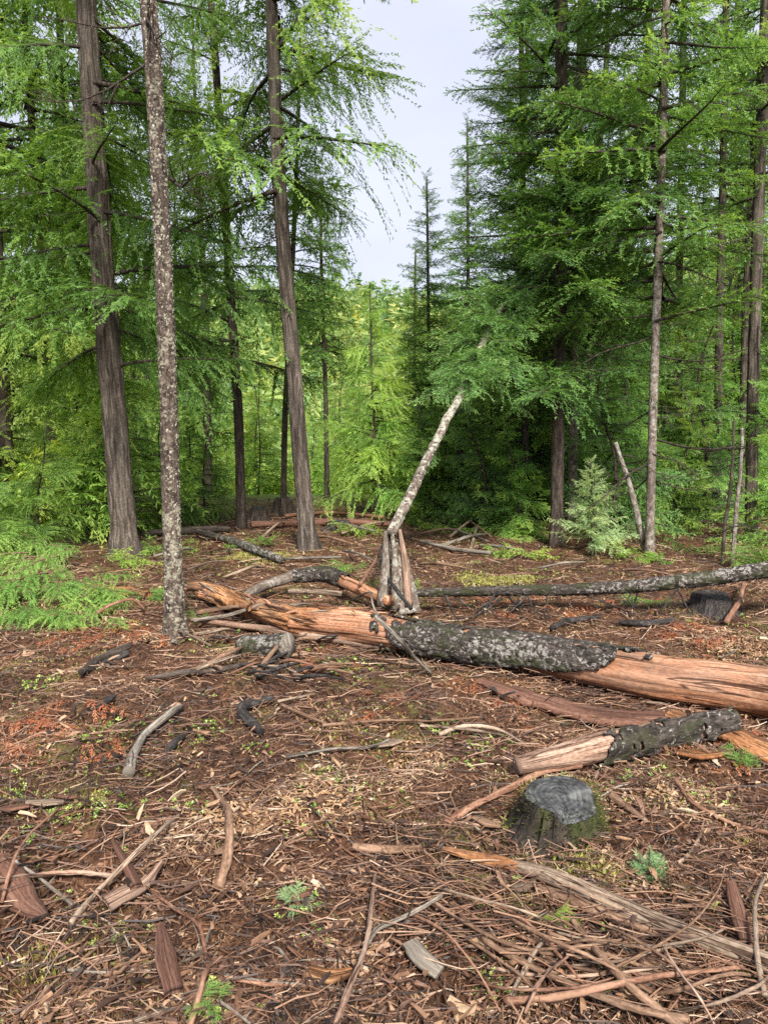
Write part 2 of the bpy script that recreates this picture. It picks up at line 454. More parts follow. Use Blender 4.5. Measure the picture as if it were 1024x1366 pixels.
def ground_mat():
    m, nt, o = new_mat('forest_floor')
    g = N(nt, 'ShaderNodeNewGeometry').outputs['Position']
    a = tex(nt, g, 1.3, detail=8, rough=.7)
    b = tex(nt, g, 14, detail=6, rough=.75)
    c = tex(nt, g, 60, (1, .5, 1), 5, .8)
    col = ramp(nt, mixc(nt, .5, b, c), [(.3, (.012, .008, .006)), (.45, (.050, .026, .016)), (.56, (.135, .070, .040)), (.7, (.33, .20, .12))])
    col = mixc(nt, .7, col, ramp(nt, a, [(.3, (.55, .5, .5)), (.5, (1, .95, .9)), (.7, (1.5, 1.25, 1.05))]), 'MULTIPLY')
    ms = tex(nt, g, 2.1, detail=6, rough=.7)
    f = ramp(nt, ms, [(.56, (0, 0, 0)), (.66, (.75, .75, .75))])
    col = mixc(nt, f, col, ramp(nt, c, [(.3, (.05, .065, .015)), (.7, (.22, .22, .06))]))
    # beyond the clearing the floor is overgrown green
    sx = N(nt, 'ShaderNodeSeparateXYZ'); nt.links.new(g, sx.inputs[0])
    mr = N(nt, 'ShaderNodeMapRange'); nt.links.new(sx.outputs['Y'], mr.inputs['Value']); mr.inputs['From Min'].default_value = 14; mr.inputs['From Max'].default_value = 18
    col = mixc(nt, mr.outputs[0], col, ramp(nt, b, [(.3, (.04, .07, .015)), (.5, (.13, .19, .04)), (.7, (.32, .34, .07))]))
    p = N(nt, 'ShaderNodeBsdfPrincipled'); p.inputs['Roughness'].default_value = .9; p.inputs['Specular IOR Level'].default_value = .2
    nt.links.new(col, p.inputs['Base Color'])
    bp = N(nt, 'ShaderNodeBump'); bp.inputs['Strength'].default_value = .9; bp.inputs['Distance'].default_value = .02
    nt.links.new(mixc(nt, .6, b, c), bp.inputs['Height']); nt.links.new(bp.outputs[0], p.inputs['Normal'])
    nt.links.new(p.outputs[0], o.inputs['Surface'])
    return m

# ------------------------------------------------------------------ the ground, one sheet to the horizon
def build_ground():
    rs = np.concatenate([np.geomspace(.6, 16, 330), np.geomspace(16.3, 2600, 110)])
    a1 = np.linspace(-42, 42, 400); a2 = np.linspace(45, 315, 60)
    th = np.radians(np.concatenate([a1, a2]))
    X = np.outer(rs, np.sin(th)); Y = np.outer(rs, np.cos(th))
    x, y = X.ravel(), Y.ravel()
    z = gz(x, y)
    n, k = len(rs), len(th)
    V = np.stack([x, y, z], 1)
    i = np.arange(n - 1)[:, None] * k; j = np.arange(k)[None, :]; j2 = (j + 1) % k
    F = np.stack([i + j, i + j2, i + k + j2, i + k + j], -1).reshape(-1, 4)[:, ::-1]
    V = np.concatenate([V, [[0, 0, gz1(0, 0)]]])
    t = np.stack([np.full(k, n * k), np.arange(k), (np.arange(k) + 1) % k], 1)
    mb = MB().add(V, F, t)
    o = link('ground', mb.mesh('ground', ground_mat()))
    tag(o, kind='structure')
    # normals up
    if o.data.polygons[1000].normal.z < 0: o.data.flip_normals()
build_ground()

# ------------------------------------------------------------------ boughs
def bough(kind, seed, hi=True):
    """a branch of length 1 along +X: returns foliage (V,T,tint) and wood (V,T)"""
    g = np.random.default_rng(seed)
    ntw = {2: 34, 1: 24, 0: 12}[int(hi)]
    step = {2: .0145, 1: .021, 0: .05}[int(hi)]
    bl, bw = {2: (.033, .0125), 1: (.05, .0165), 0: (.10, .036)}[int(hi)]
    if kind == 'cedar': bl *= 1.0; bw *= 1.0
    ph = g.uniform(0, 6)
    def axis(t):
        if kind == 'cedar': return np.array([t * .96, .05 * math.sin(2.6 * t + ph), .05 * t - .20 * t * t + .06 * t ** 4])
        if kind == 'fir': return np.array([t * .98, .04 * math.sin(3 * t + ph), .02 * t - .12 * t * t + .06 * t ** 3])
        return np.array([t * .97, .08 * math.sin(4 * t + ph), -.02 * t - .16 * t * t + .05 * math.sin(7 * t + ph) * .3])
    V, T, C = [], [], []
    wmb = MB()
    tube(wmb, [axis(t) for t in np.linspace(0, 1, 6)], [.016, .009, .002] if kind != 'dead' else [.013, .008, .002], 3 if not hi else 4, 6, caps=False, tint=.4)
    if kind == 'dead':
        for i in range(13):
            t = g.uniform(.15, .98); a = axis(t); sd = 1 if i % 2 else -1
            ang = g.uniform(.5, 1.2); l = g.uniform(.1, .42) * (1.1 - t)
            d = np.array([math.cos(ang), sd * math.sin(ang), g.uniform(-.5, .2)])
            pts = [a, a + d * l * .5 + g.normal(size=3) * .01, a + d * l + np.array([0, 0, -l * .25])]
            tube(wmb, pts, [.005, .003, .001], 3, 3, caps=False, tint=.5)
            for q in range(3):
                b = pts[1] + (pts[2] - pts[1]) * q / 3; e = b + d * .08 + g.normal(size=3) * .05
                tube(wmb, [b, e], [.002, .0008], 3, 2, caps=False, tint=.6, curve=False)
        return None, wmb
    if hi:
        for i, t in enumerate(np.linspace(.15, .9, 7)):
            a = axis(t); sd = 1 if i % 2 else -1
            l = .25 * (1 - t) + .08
            tube(wmb, [a, a + np.array([.7, sd * .7, -.25]) * l], [.004, .001], 3, 2, caps=False, tint=.4, curve=False)
    for i, t in enumerate(np.linspace(.07 if kind == 'fir' else .14, .995, ntw)):
        a = axis(t)
        for sd in (-1, 1):
            if g.random() < (.10 if kind == 'fir' else .2): continue
            if kind == 'cedar': l = (.42 * math.sin(math.pi * (.22 + .74 * t)) + .05) * g.uniform(.35, 1.35); ang = g.uniform(.4, 1.3); sag = g.uniform(.1, .7)
            else: l = (.36 * (1 - t) ** .75 * min(1, .35 + 3 * t) + .06) * g.uniform(.6, 1.2); ang = .95 - .25 * t + g.uniform(-.2, .2); sag = g.uniform(.0, .5)
            d = np.array([math.cos(ang), sd * math.sin(ang), g.uniform(-.5, .35) if kind == 'fir' else g.uniform(-.6, .25)])
            nb = max(2, int(l / step))
            s = (np.arange(nb) + g.random(nb) * .6) / nb
            base = a + np.outer(s * l, d) + np.stack([s * 0, s * 0, -sag * l * s * s], 1)
            tan = d[None, :] + np.stack([s * 0, s * 0, -2 * sag * s], 1); tan /= np.linalg.norm(tan, axis=1)[:, None]
            side = np.cross(tan, np.array([0, 0, 1.0])); side /= np.linalg.norm(side, axis=1)[:, None] + 1e-9
            up = np.cross(side, tan)
            tw = g.uniform(.3, .7)
            for e in (-1, 1):
                jit = g.normal(size=(nb, 3)) * (.34 if kind == 'fir' else .26)
                spread = g.uniform(.45, .85, nb)[:, None]
                bd = tan * 1.0 + side * e * spread + up * (g.uniform(.0, .25) if kind == 'fir' else g.uniform(-.2, .1)) + jit
                bd /= np.linalg.norm(bd, axis=1)[:, None]
                if kind == 'cedar': bd[:, 2] -= .10
                ln = bl * g.uniform(.6, 1.3, nb)[:, None] * (1.1 - .4 * s[:, None])
                wv = np.cross(bd, up + g.normal(size=(nb, 3)) * .4); wv /= np.linalg.norm(wv, axis=1)[:, None] + 1e-9
                wd = bw * g.uniform(.6, 1.3, nb)[:, None]
                p0 = base - bd * ln * .1 - wv * wd * .25
                p1 = base + bd * ln * .45 + wv * wd * .6
                p2 = base + bd * ln
                k = len(V) and sum(len(q) for q in V)
                V.append(np.stack([p0, p1, p2], 1).reshape(-1, 3))
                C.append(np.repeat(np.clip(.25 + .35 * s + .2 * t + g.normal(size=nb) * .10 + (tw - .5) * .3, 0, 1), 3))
    V = np.concatenate(V).astype(np.float32); C = np.concatenate(C).astype(np.float32)
    T = np.arange(len(V)).reshape(-1, 3)
    return (V, T, C), wmb

BK = {}
for kind in ('cedar', 'fir'):
    for hi in (0, 1, 2):
        BK[kind, hi] = [bough(kind, 100 + k, hi) for k in range(5)]
BK['dead', True] = [bough('dead', 300 + k) for k in range(5)]

def place(fol, wood, kind, hi, g, pos, az, pitch, scale, roll=0.0, tint=0.0, wide=1.0):
    f, wm = BK[kind, hi][g.integers(5)]
    ca, sa = math.cos(az), math.sin(az); cp, sp = math.cos(pitch), math.sin(pitch); cr_, sr = math.cos(roll), math.sin(roll)
    Rz = np.array([[ca, -sa, 0], [sa, ca, 0], [0, 0, 1]]); Ry = np.array([[cp, 0, -sp], [0, 1, 0], [sp, 0, cp]]); Rx = np.array([[1, 0, 0], [0, cr_, -sr], [0, sr, cr_]])
    M = (Rz @ Ry @ Rx) * scale
    S = np.diag([1, wide, 1.0])
    M = M @ S
    pos = np.array(tuple(pos))
    if f is not None and fol is not None:
        V, T, C = f
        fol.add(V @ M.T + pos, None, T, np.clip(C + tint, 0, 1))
    if wood is not None:
        v = np.concatenate(wm.v); t = np.concatenate(wm.q)
        wood.add(v @ M.T + pos, t, None, .4)
    return

def path_at(P, z):
    P = np.asarray(P)
    return np.array([np.interp(z, P[:, 2], P[:, 0]), np.interp(z, P[:, 2], P[:, 1]), z])

def crown_on(P, z0, z1, g, kind='cedar', hi=True, n=90, L0=1.8, L1=.3, dead=0, dz0=None, zpow=.8, az=None, pitch=(-.25, .15), tint=0, wide=1.0, Lfun=None):
    fol, wood = MB(), MB()
    zs = z0 + (z1 - z0) * (np.arange(n) + g.random(n)) / n
    for k, z in enumerate(zs):
        t = (z - z0) / (z1 - z0)
        Lb = (L0 * (1 - t) ** zpow + L1) * g.uniform(.65, 1.15)
        if Lfun: Lb = Lfun(t) * g.uniform(.65, 1.15)
        a = g.uniform(0, 2 * math.pi) if az is None else az(g, t)
        pt = g.uniform(*pitch) + (.5 * t * t if kind == 'fir' else .35 * t)
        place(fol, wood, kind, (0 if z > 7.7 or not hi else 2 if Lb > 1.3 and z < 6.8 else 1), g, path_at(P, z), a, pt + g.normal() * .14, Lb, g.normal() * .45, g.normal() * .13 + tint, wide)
    for k in range(dead):
        z = g.uniform(dz0, z0 + (z1 - z0) * .35)
        place(None, wood, 'dead', True, g, path_at(P, z), g.uniform(0, 6.28), g.uniform(-.5, .1), g.uniform(.4, 1.2), g.uniform(0, 3))
    return fol, wood

def pix_trunk(pts, Y, H, wiggle=0.0):
    """trunk path through photo pixels at depth Y (given bottom first), carried on up to height H"""
    base = gp(*pts[0]) if Y is None else at(*pts[0], Y)
    Yb = base.y
    if Y is not None: base.z = gz1(base.x, base.y)
    P = [np.array(base)]
    for (px, py) in pts[1:]:
        P.append(np.array(at(px, py, Yb)))
    d = P[-1] - P[max(0, len(P) - 3)]
    d = d / d[2]
    if H > P[-1][2] + .5: 
        for z in np.linspace(P[-1][2], H, 4)[1:]: P.append(P[-1] + (d * .6 + np.array([0, 0, .4])) * (z - P[-1][2]) / 1.0)
    P[0] = P[0] - np.array([0, 0, .06])
    return np.array(P)

def hero_tree(name, label, pts, Y, H, wb, wt, bark, leaf, g, sides=20, rings=90, amp=.1, flare=1.35, lobes=0, ridge=True, crown=None, fr=(26, 26, 2.2), group=None, cat='tree', ring_seed=0., topw=None):
    P = pix_trunk(pts, Y, H)
    b = Vector(P[0])
    dist = b.y / math.cos(PITCH)
    rb = wb / 2 / FPX * dist * .63; rt = wt / 2 / FPX * dist * .74
    zt = P[len(pts) - 1][2]
    zz = np.linspace(P[0][2], P[-1][2], 40)
    rr = np.interp(zz, [P[0][2], P[0][2] + .12, P[0][2] + .45, zt, P[-1][2]], [rb * flare, rb * (1 + (flare - 1) * .55), rb, rt, max(.012, rt * .25)])
    r = root(name, b, label, cat, group)
    mb = MB()
    Q = tube(mb, P, rr, sides, rings, amp, fr, ridge, ring_seed + g.uniform(0, 50), lobes=lobes, curve=True)
    part('trunk', mb, bark, r, b)
    if crown:
        fol, wood = crown_on(Q, g=g, **crown)
        if fol.v: part('crown', fol, leaf, r, b, smooth=False)
        if wood.v: part('branches', wood, B_DARK, r, b)
    return r, Q, rr

G = np.random.default_rng
# ------------------------------------------------------------------ the trees one can point to
# 1 lichen covered slim trunk in front
r1, Q1, _ = hero_tree('lichen_tree', 'slim foreground trunk crusted with pale grey lichen, standing beside the shattered orange log', [(234, 852), (229, 700), (222, 450), (213, 250), (205, 100), (197, -10)], None, 11, 38, 27, B_LICHEN, LEAF_FIR, G(1),
    sides=36, rings=420, amp=.10, flare=1.45, lobes=4, fr=(38, 38, 9), crown=dict(z0=6.6, z1=11, kind='fir', hi=False, n=45, L0=1.4, dead=5, dz0=3.2))
def lichen_flakes():
    g = G(77); mb = MB()
    n = 3800
    Q = np.asarray(Q1); z = g.uniform(.25, 5.5, n)
    cx = np.interp(z, Q[:, 2], Q[:, 0]); cyy = np.interp(z, Q[:, 2], Q[:, 1])
    tm = [c for c in r1.children if c.name.startswith('trunk')][0].data
    tv = np.empty(len(tm.vertices) * 3, np.float32); tm.vertices.foreach_get('co', tv); tv = tv.reshape(-1, 3) + np.array(r1.location)
    rad_z = np.array([np.mean(np.hypot(*(tv[np.abs(tv[:, 2] - q) < .05][:, :2] - np.array([np.interp(q, Q[:, 2], Q[:, 0]), np.interp(q, Q[:, 2], Q[:, 1])])).T)) for q in np.linspace(.1, 5.6, 40)])
    rad = np.interp(z, np.linspace(.1, 5.6, 40), rad_z)
    a = g.uniform(0, 2 * np.pi, n)
    keep = noise3(np.stack([np.cos(a) * 1.2, np.sin(a) * 1.2, z * 1.3], 1)) + .30 * np.cos(a + .7) + .08 * np.clip(z, 0, 4) > .10
    for zz, x, y, r, th in zip(z[keep], cx[keep], cyy[keep], rad[keep], a[keep]):
        s = .0025 + .010 * g.random() ** 2; k = 6
        ph = np.linspace(0, 2 * np.pi, k, endpoint=False) + g.random()
        rr = s * g.uniform(.55, 1.2, k)
        nrm = np.array([math.cos(th), math.sin(th), 0]); tt = np.array([-math.sin(th), math.cos(th), 0])
        c = np.array([x, y, zz]) + nrm * r * 1.03
        V = c + np.outer(np.cos(ph) * rr, tt) + np.outer(np.sin(ph) * rr * 1.2, [0, 0, 1]) - np.outer(np.abs(np.cos(ph)) * s * .25, nrm)
        V = np.concatenate([V, [c + nrm * s * .35]])
        mb.add(V, None, [[k, i, (i + 1) % k] for i in range(k)], g.uniform(0, 1), V)
    o = part('lichen', mb, litter_mat('lichen_crust', [(0, (.13, .12, .08)), (.5, (.27, .25, .18)), (1, (.46, .43, .34))]), r1, r1.location, smooth=False)
    o['kind'] = 'stuff'
lichen_flakes()

# 2 big cedar on the left
hero_tree('cedar_tree', 'thick grey-brown cedar trunk with deep bark furrows, left of the lichen crusted trunk', [(168, 742), (160, 640), (148, 500), (136, 350), (126, 180), (114, -5)], None, 15, 50, 30, B_CEDAR, LEAF_CEDAR, G(2),
    sides=72, rings=260, amp=.15, flare=1.45, lobes=5, fr=(22, 22, 1.3), crown=dict(z0=2.3, z1=14.5, kind='cedar', hi=True, n=84, L0=1.7, L1=.4, zpow=.5, tint=.1))
# 3 central cedar
hero_tree('cedar_tree', 'straight cedar with fluted foot at the clearing edge, its branches hanging against open sky', [(412, 735), (405, 660), (392, 500), (378, 330), (368, 150), (361, -5)], None, 15, 33, 19, B_CEDAR, LEAF_CEDAR, G(33),
    sides=60, rings=240, amp=.14, flare=1.5, lobes=5, fr=(28, 28, 1.5), crown=dict(z0=4.3, z1=14.5, kind='cedar', hi=True, n=58, L0=1.7, L1=.4, zpow=.5, tint=.05, dead=8, dz0=2.4, az=lambda g, t: g.uniform(-1.3, 1.9) if g.random() < .6 else g.uniform(0, 6.28)))
# 4 dark trunk between
hero_tree('cedar_tree', 'slender dark trunk with sparse dark sprays between lichen trunk and central cedar', [(322, 705), (318, 560), (308, 400), (297, 230), (288, 90), (281, -5)], None, 15, 20, 12, B_DARK, LEAF_CEDAR, G(4),
    sides=20, rings=120, amp=.1, flare=1.4, lobes=4, crown=dict(z0=2.2, z1=14.5, kind='cedar', hi=True, n=55, L0=1.4, L1=.4, zpow=.5, tint=-.1, dead=10, dz0=1.8))
# 5 far left trunk
hero_tree('cedar_tree', 'dark brown trunk cut by the left picture edge above the green fronds', [(14, 702), (8, 600), (0, 450), (-8, 300)], None, 14, 30, 24, B_DARK, LEAF_CEDAR, G(5),
    sides=24, rings=90, amp=.12, flare=1.3, lobes=4, crown=dict(z0=2.3, z1=13, kind='cedar', hi=True, n=75, L0=1.9, L1=.5, zpow=.5, tint=.18))
# 6 thin pair behind
hero_tree('cedar_tree', 'thin brown trunk between the left edge trunk and the thick cedar', [(74, 655), (66, 520), (52, 300), (38, 100), (32, 0)], 14.0, 15, 17, 11, B_DARK, LEAF_CEDAR, G(6),
    sides=14, rings=60, amp=.1, crown=dict(z0=3.0, z1=14.5, kind='cedar', hi=False, n=75, L0=2.0, L1=.5, zpow=.5, tint=.05))
hero_tree('cedar_tree', 'reddish thin trunk leaning just left of the thick cedar, high among sprays', [(122, 690), (112, 520), (100, 300), (85, 120), (78, 0)], 15.5, 16, 15, 11, B_CEDAR, LEAF_CEDAR, G(61),
    sides=14, rings=60, amp=.1, crown=dict(z0=3.5, z1=15, kind='cedar', hi=False, n=75, L0=2.0, L1=.5, zpow=.5, tint=.1))
# behind central cedar
hero_tree('cedar_tree', 'thin trunk showing just behind the central cedar', [(378, 688), (380, 560), (388, 400), (394, 260), (398, 150)], 13.2, 8.0, 13, 6, B_DARK, LEAF_CEDAR, G(7),
    sides=14, rings=60, amp=.1, crown=dict(z0=3.4, z1=8, kind='cedar', hi=False, n=50, L0=1.0, L1=.3, zpow=.6, tint=-.05))
hero_tree('cedar_tree', 'slim cedar with narrow hanging crown right of the central cedar', [(436, 660), (434, 520), (430, 400), (428, 300), (430, 235)], 17.0, 7.2, 11, 4, B_DARK, LEAF_CEDAR, G(71),
    sides=12, rings=60, amp=.1, crown=dict(z0=3.0, z1=7.2, kind='cedar', hi=False, n=90, L0=.8, L1=.3, zpow=.6, tint=-.1))
# 7 pair of big firs on the right
hero_tree('fir_tree', 'big dark fir trunk in the right hand stand with pale sapling at its foot', [(742, 728), (744, 560), (747, 380), (748, 180), (749, -5)], None, 15, 26, 19, B_DARK, LEAF_FIR, G(8),
    sides=26, rings=140, amp=.12, flare=1.3, lobes=4, crown=dict(z0=1.9, z1=14.5, kind='fir', hi=True, n=165, L0=1.5, L1=.3, zpow=.7, dead=14, dz0=.8, tint=-.02))
hero_tree('fir_tree', 'reddish-brown trunk close behind the big dark fir', [(764, 715), (764, 560), (767, 380), (771, 180), (776, -5)], 11.6, 15, 20, 13, B_PALE, LEAF_FIR, G(9),
    sides=22, rings=120, amp=.1, flare=1.3, crown=dict(z0=2.4, z1=14.5, kind='fir', hi=True, n=130, L0=1.55, L1=.3, zpow=.7, dead=14, dz0=1., tint=.03))
# 8 pale trunk
hero_tree('fir_tree', 'pale blotched trunk standing beside the forked leaning snag', [(866, 742), (868, 640), (874, 450), (881, 250), (888, -5)], None, 15, 18, 13, B_PALE, LEAF_FIR, G(10),
    sides=22, rings=150, amp=.1, flare=1.3, crown=dict(z0=2.8, z1=14.5, kind='fir', hi=True, n=140, L0=1.5, L1=.3, zpow=.7, dead=26, dz0=1.0, tint=.06))
# 9, 10 right edge trunks
hero_tree('fir_tree', 'bare slender dark pole of a fir, first from the big right edge trunk', [(955, 705), (957, 550), (960, 400), (964, 220), (967, 90), (968, 0)], 12.8, 14, 17, 10, B_DARK, LEAF_FIR, G(12),
    sides=16, rings=80, amp=.09, crown=dict(z0=5.2, z1=13.5, kind='fir', hi=False, n=60, L0=1.5, L1=.3, dead=24, dz0=1.5))
hero_tree('fir_tree', 'large grey-brown trunk beside the right picture edge with yellow-green sprigs at its foot', [(1002, 722), (1003, 560), (1008, 380), (1014, 200), (1022, 0)], None, 15, 24, 17, B_CEDAR, LEAF_FIR, G(13),
    sides=26, rings=110, amp=.12, flare=1.3, lobes=4, crown=dict(z0=4.4, z1=14.5, kind='fir', hi=True, n=50, L0=1.1, L1=.3, dead=26, dz0=1.2))
hero_tree('fir_tree', 'thin leaning dark trunk just left of the large right edge trunk', [(990, 660), (992, 500), (998, 330), (1008, 160), (1018, 40)], 13.5, 14, 15, 10, B_DARK, LEAF_FIR, G(14),
    sides=16, rings=60, amp=.1, crown=dict(z0=5.5, z1=13.5, kind='fir', hi=False, n=40, L0=1.3, dead=16, dz0=2.))
hero_tree('fir_tree', 'dark trunk half hidden behind boughs between pale trunk and slender pole', [(905, 700), (905, 560), (905, 420), (908, 250), (912, 0)], 14.5, 16, 15, 10, B_DARK, LEAF_FIR, G(15),
    sides=16, rings=60, amp=.1, crown=dict(z0=2.0, z1=15.5, kind='fir', hi=False, n=95, L0=1.5, L1=.3, dead=10, dz0=1.2, tint=-.05))
# firs left of the right stand
hero_tree('fir_tree', 'dense dark fir with low boughs left of the big dark fir trunk', [(700, 712), (700, 500), (697, 250), (695, 20)], 12.3, 10.0, 15, 8, B_DARK, LEAF_FIR, G(16),
    sides=16, rings=60, amp=.1, crown=dict(z0=.8, z1=10, kind='fir', hi=True, n=140, L0=1.4, L1=.15, zpow=.8, tint=-.04))
hero_tree('fir_tree', 'narrow pointed fir whose spire rises into the open sky', [(625, 690), (624, 500), (624, 330), (623, 165)], 19.0, 9.3, 13, 3, B_DARK, LEAF_FIR, G(17),
    sides=12, rings=50, amp=.08, crown=dict(z0=.6, z1=9.2, kind='fir', hi=False, n=330, L0=1.55, L1=.08, zpow=.85, tint=0))
hero_tree('fir_tree', 'thin dark stemmed hemlock with airy top, against the sky left of the pointed fir', [(572, 690), (573, 560), (571, 400), (569, 235)], 17.5, 7.4, 11, 3, B_DARK, LEAF_CEDAR, G(18),
    sides=12, rings=50, amp=.08, crown=dict(z0=1.3, z1=7.3, kind='fir', hi=False, n=190, L0=1.15, L1=.12, zpow=.8, tint=.05))
hero_tree('fir_tree', 'sparse young hemlock stem between the airy hemlock and the slim cedar', [(553, 670), (553, 520), (553, 400), (554, 330)], 21, 6.3, 9, 3, B_DARK, LEAF_CEDAR, G(181),
    sides=10, rings=40, amp=.08, crown=dict(z0=1.5, z1=6.2, kind='fir', hi=False, n=130, L0=1.1, L1=.12, zpow=.8, tint=.12))
hero_tree('young_hemlock', 'bright yellow-green young hemlock with drooping tiers behind the broken stub', [(505, 690), (500, 600), (496, 500), (493, 388)], 13.5, 4.05, 6, 2, B_DARK, LEAF_HEMLOCK, G(19),
    sides=10, rings=40, amp=.05, crown=dict(z0=.35, z1=4.0, kind='cedar', hi=True, n=85, L0=1.15, L1=.1, zpow=.8, tint=.4, wide=.9))
hero_tree('young_fir', 'small shaded fir left of the dense dark fir, low boughs on the forest floor', [(655, 705), (655, 600), (655, 470), (655, 400)], 12.6, 3.9, 8, 2, B_DARK, LEAF_FIR, G(20),
    sides=10, rings=40, amp=.05, crown=dict(z0=.2, z1=3.8, kind='fir', hi=True, n=95, L0=1.1, L1=.1, zpow=.8, tint=.08))
# pale sapling
hero_tree('fir_sapling', 'small bright blue-green fir sapling at the foot of the big dark fir', [(790, 742), (790, 680), (788, 615)], None, 0, 5, 2, B_DARK, LEAF_PALE, G(21),
    sides=8, rings=20, amp=.0, flare=1., crown=dict(z0=.12, z1=1.2, kind='fir', hi=True, n=74, L0=.54, L1=.07, zpow=.85, tint=.42, pitch=(.05, .35), wide=.75))
hero_tree('conifer_seedling', 'tiny deep green conifer seedling beside the mossy cut stump', [(866, 1180), (866, 1160), (866, 1132)], None, 0, 3, 1.5, B_DARK, LEAF_PALE, G(22),
    sides=6, rings=8, amp=.0, flare=1., crown=dict(z0=.0, z1=.13, kind='fir', hi=False, n=26, L0=.085, L1=.03, zpow=.7, tint=-.22, pitch=(.1, .9)))

# leaning snag and dead poles on the right
def pole(name, label, pts, Y, wpx, bark, sides=14, amp=.1, cat='snag', twigs=6, seed=0, z_first=True, group=None, lobes=0):
    base = gp(*pts[0]) if Y is None else at(*pts[0], Y)
    if Y is not None: base.z = gz1(base.x, base.y) if z_first else base.z
    P = [np.array(base) - np.array([0, 0, .04 if z_first else 0])] + [np.array(at(px, py, base.y)) for px, py in pts[1:]]
    rr = [w_ / 2 / FPX * base.y for w_ in wpx]
    r = root(name, base, label, cat, group)
    mb = MB(); Q = tube(mb, P, rr, sides, 60, amp, (30, 30, 4), True, seed, wob=.02, lobes=lobes)
    part('trunk', mb, bark, r, base)
    if twigs:
        g = G(seed + 5)
        for k in range(twigs):
            wmb = MB(); q = Q[int(g.uniform(.15, .98) * (len(Q) - 1))]
            place(None, wmb, 'dead', True, g, q, g.uniform(0, 6.28), g.uniform(-.3, .5), g.uniform(.2, .6))
            part('branch', wmb, B_DARK, r, base)
    return r, Q
pole('leaning_snag', 'pale dead sapling trunk leaning left from the foot of the pale blotched trunk', [(863, 738), (850, 690), (838, 640), (820, 590)], None, [10, 9, 7, 5], B_PALE, seed=41)
pole('dead_pole', 'thin dark dead pole left of the large right edge trunk', [(963, 752), (968, 690), (975, 640), (978, 560)], None, [5, 5, 4, 3], B_DARK, seed=42, sides=8)
pole('dead_pole', 'pale thin dead pole with blotches nearest the large right edge trunk', [(976, 752), (981, 690), (986, 640), (990, 570)], None, [6, 6, 5, 4], B_PALE, seed=43, sides=8)
pole('dead_pole', 'thin dead spar with stubs behind the small shaded fir', [(622, 690), (616, 640), (612, 600)], 12.8, [13, 10, 9], B_DARK, seed=44)

# leaning broken fir: stub with splintered top and the leaning trunk hung up in the stand
def broken_fir():
    base = gp(536, 815)
    Y = base.y
    r = root('broken_stub', base, 'splintered upright stub of a snapped tree, weathered grey with pale streaks', 'stub')
    mb = MB()
    tube(mb, [at(540, 818, Y), at(534, 775, Y + .05), at(524, 724, Y + .05)], [.115, .10, .085, .06], 44, 90, .34, (20, 20, 1.6), True, 3.3, lobes=0)
    part('trunk', mb, B_PALE, r, base)
    g = G(55)
    for k in range(20):
        a = g.uniform(0, 6.28); c = at(523, 735, Y + .04); c = c + Vector((math.cos(a) * .055, math.sin(a) * .05, -.06 * g.random()))
        s = MB(); l = g.uniform(.08, .26)
        tube(s, [c, c + Vector((g.normal() * .02, g.normal() * .02, l * .6)), c + Vector((g.normal() * .03, g.normal() * .03, l))], [.018, .011, .002], 4, 5, .1)
        part('splinter', s, (W_TAN, W_ROT, W_GREY, B_PALE)[k % 4], r, base, smooth=False)
    # bark slab leaning on it
    for (x0, y0, x1, y1, w_, m) in ((510, 808, 514, 708, .048, B_PALE), (545, 808, 533, 706, .042, W_PINK), (528, 812, 523, 712, .045, B_SNAG)):
        s = MB(); a, b = at(x0, y0, Y - .08), at(x1, y1, Y - .02)
        tube(s, [a, (a + b) / 2 + Vector((.01, 0, 0)), b], [w_, w_ * .8, w_ * .3], 7, 16, .2, (12, 12, 2), True, 4.)
        part('split_slab', s, m, r, base)
    # leaning trunk
    b2 = at(521, 716, Y) + Vector((0, 0, .02))
    P = [b2, at(548, 657, Y + .4), at(577, 598, Y + 1.0), at(611, 530, Y + 1.9), at(650, 446, Y + 3.1), at(700, 356, Y + 4.3), at(748, 275, Y + 5.4)]
    r2 = root('leaning_fir', b2, 'snapped lichen-crusted fir trunk leaning from the splintered stub up into the right stand', 'tree')
    mb = MB()
    Q = tube(mb, P, [.046, .042, .041, .042, .03, .02, .01], 26, 200, .2, (30, 30, 8), True, 8.1, wob=.03)
    part('trunk', mb, B_SNAG, r2, b2)
    fol, wood = MB(), MB(); g = G(91)
    for k in range(100):
        t = g.uniform(.40, 1.0) if k < 92 else g.uniform(.1, .4)
        q = Q[int(t * (len(Q) - 1))]
        place(fol, wood, 'fir', True, g, q, g.uniform(0, 6.28), g.uniform(-.8, .5), g.uniform(.4, 1.0) * (1.0 if t > .40 else .3), g.uniform(-.5, .5), g.normal() * .08 + .08)
    for k in range(46):
        q = Q[int(g.uniform(.36, .66) * (len(Q) - 1))]
        place(fol, wood, 'fir', 1, g, q, -1.57 + g.normal() * 1.1, g.uniform(-.5, .25), g.uniform(.4, .85), g.normal() * .4, g.normal() * .1 + .12)
    part('crown', fol, LEAF_LEAN, r2, b2, smooth=False); part('branches', wood, B_DARK, r2, b2)
broken_fir()

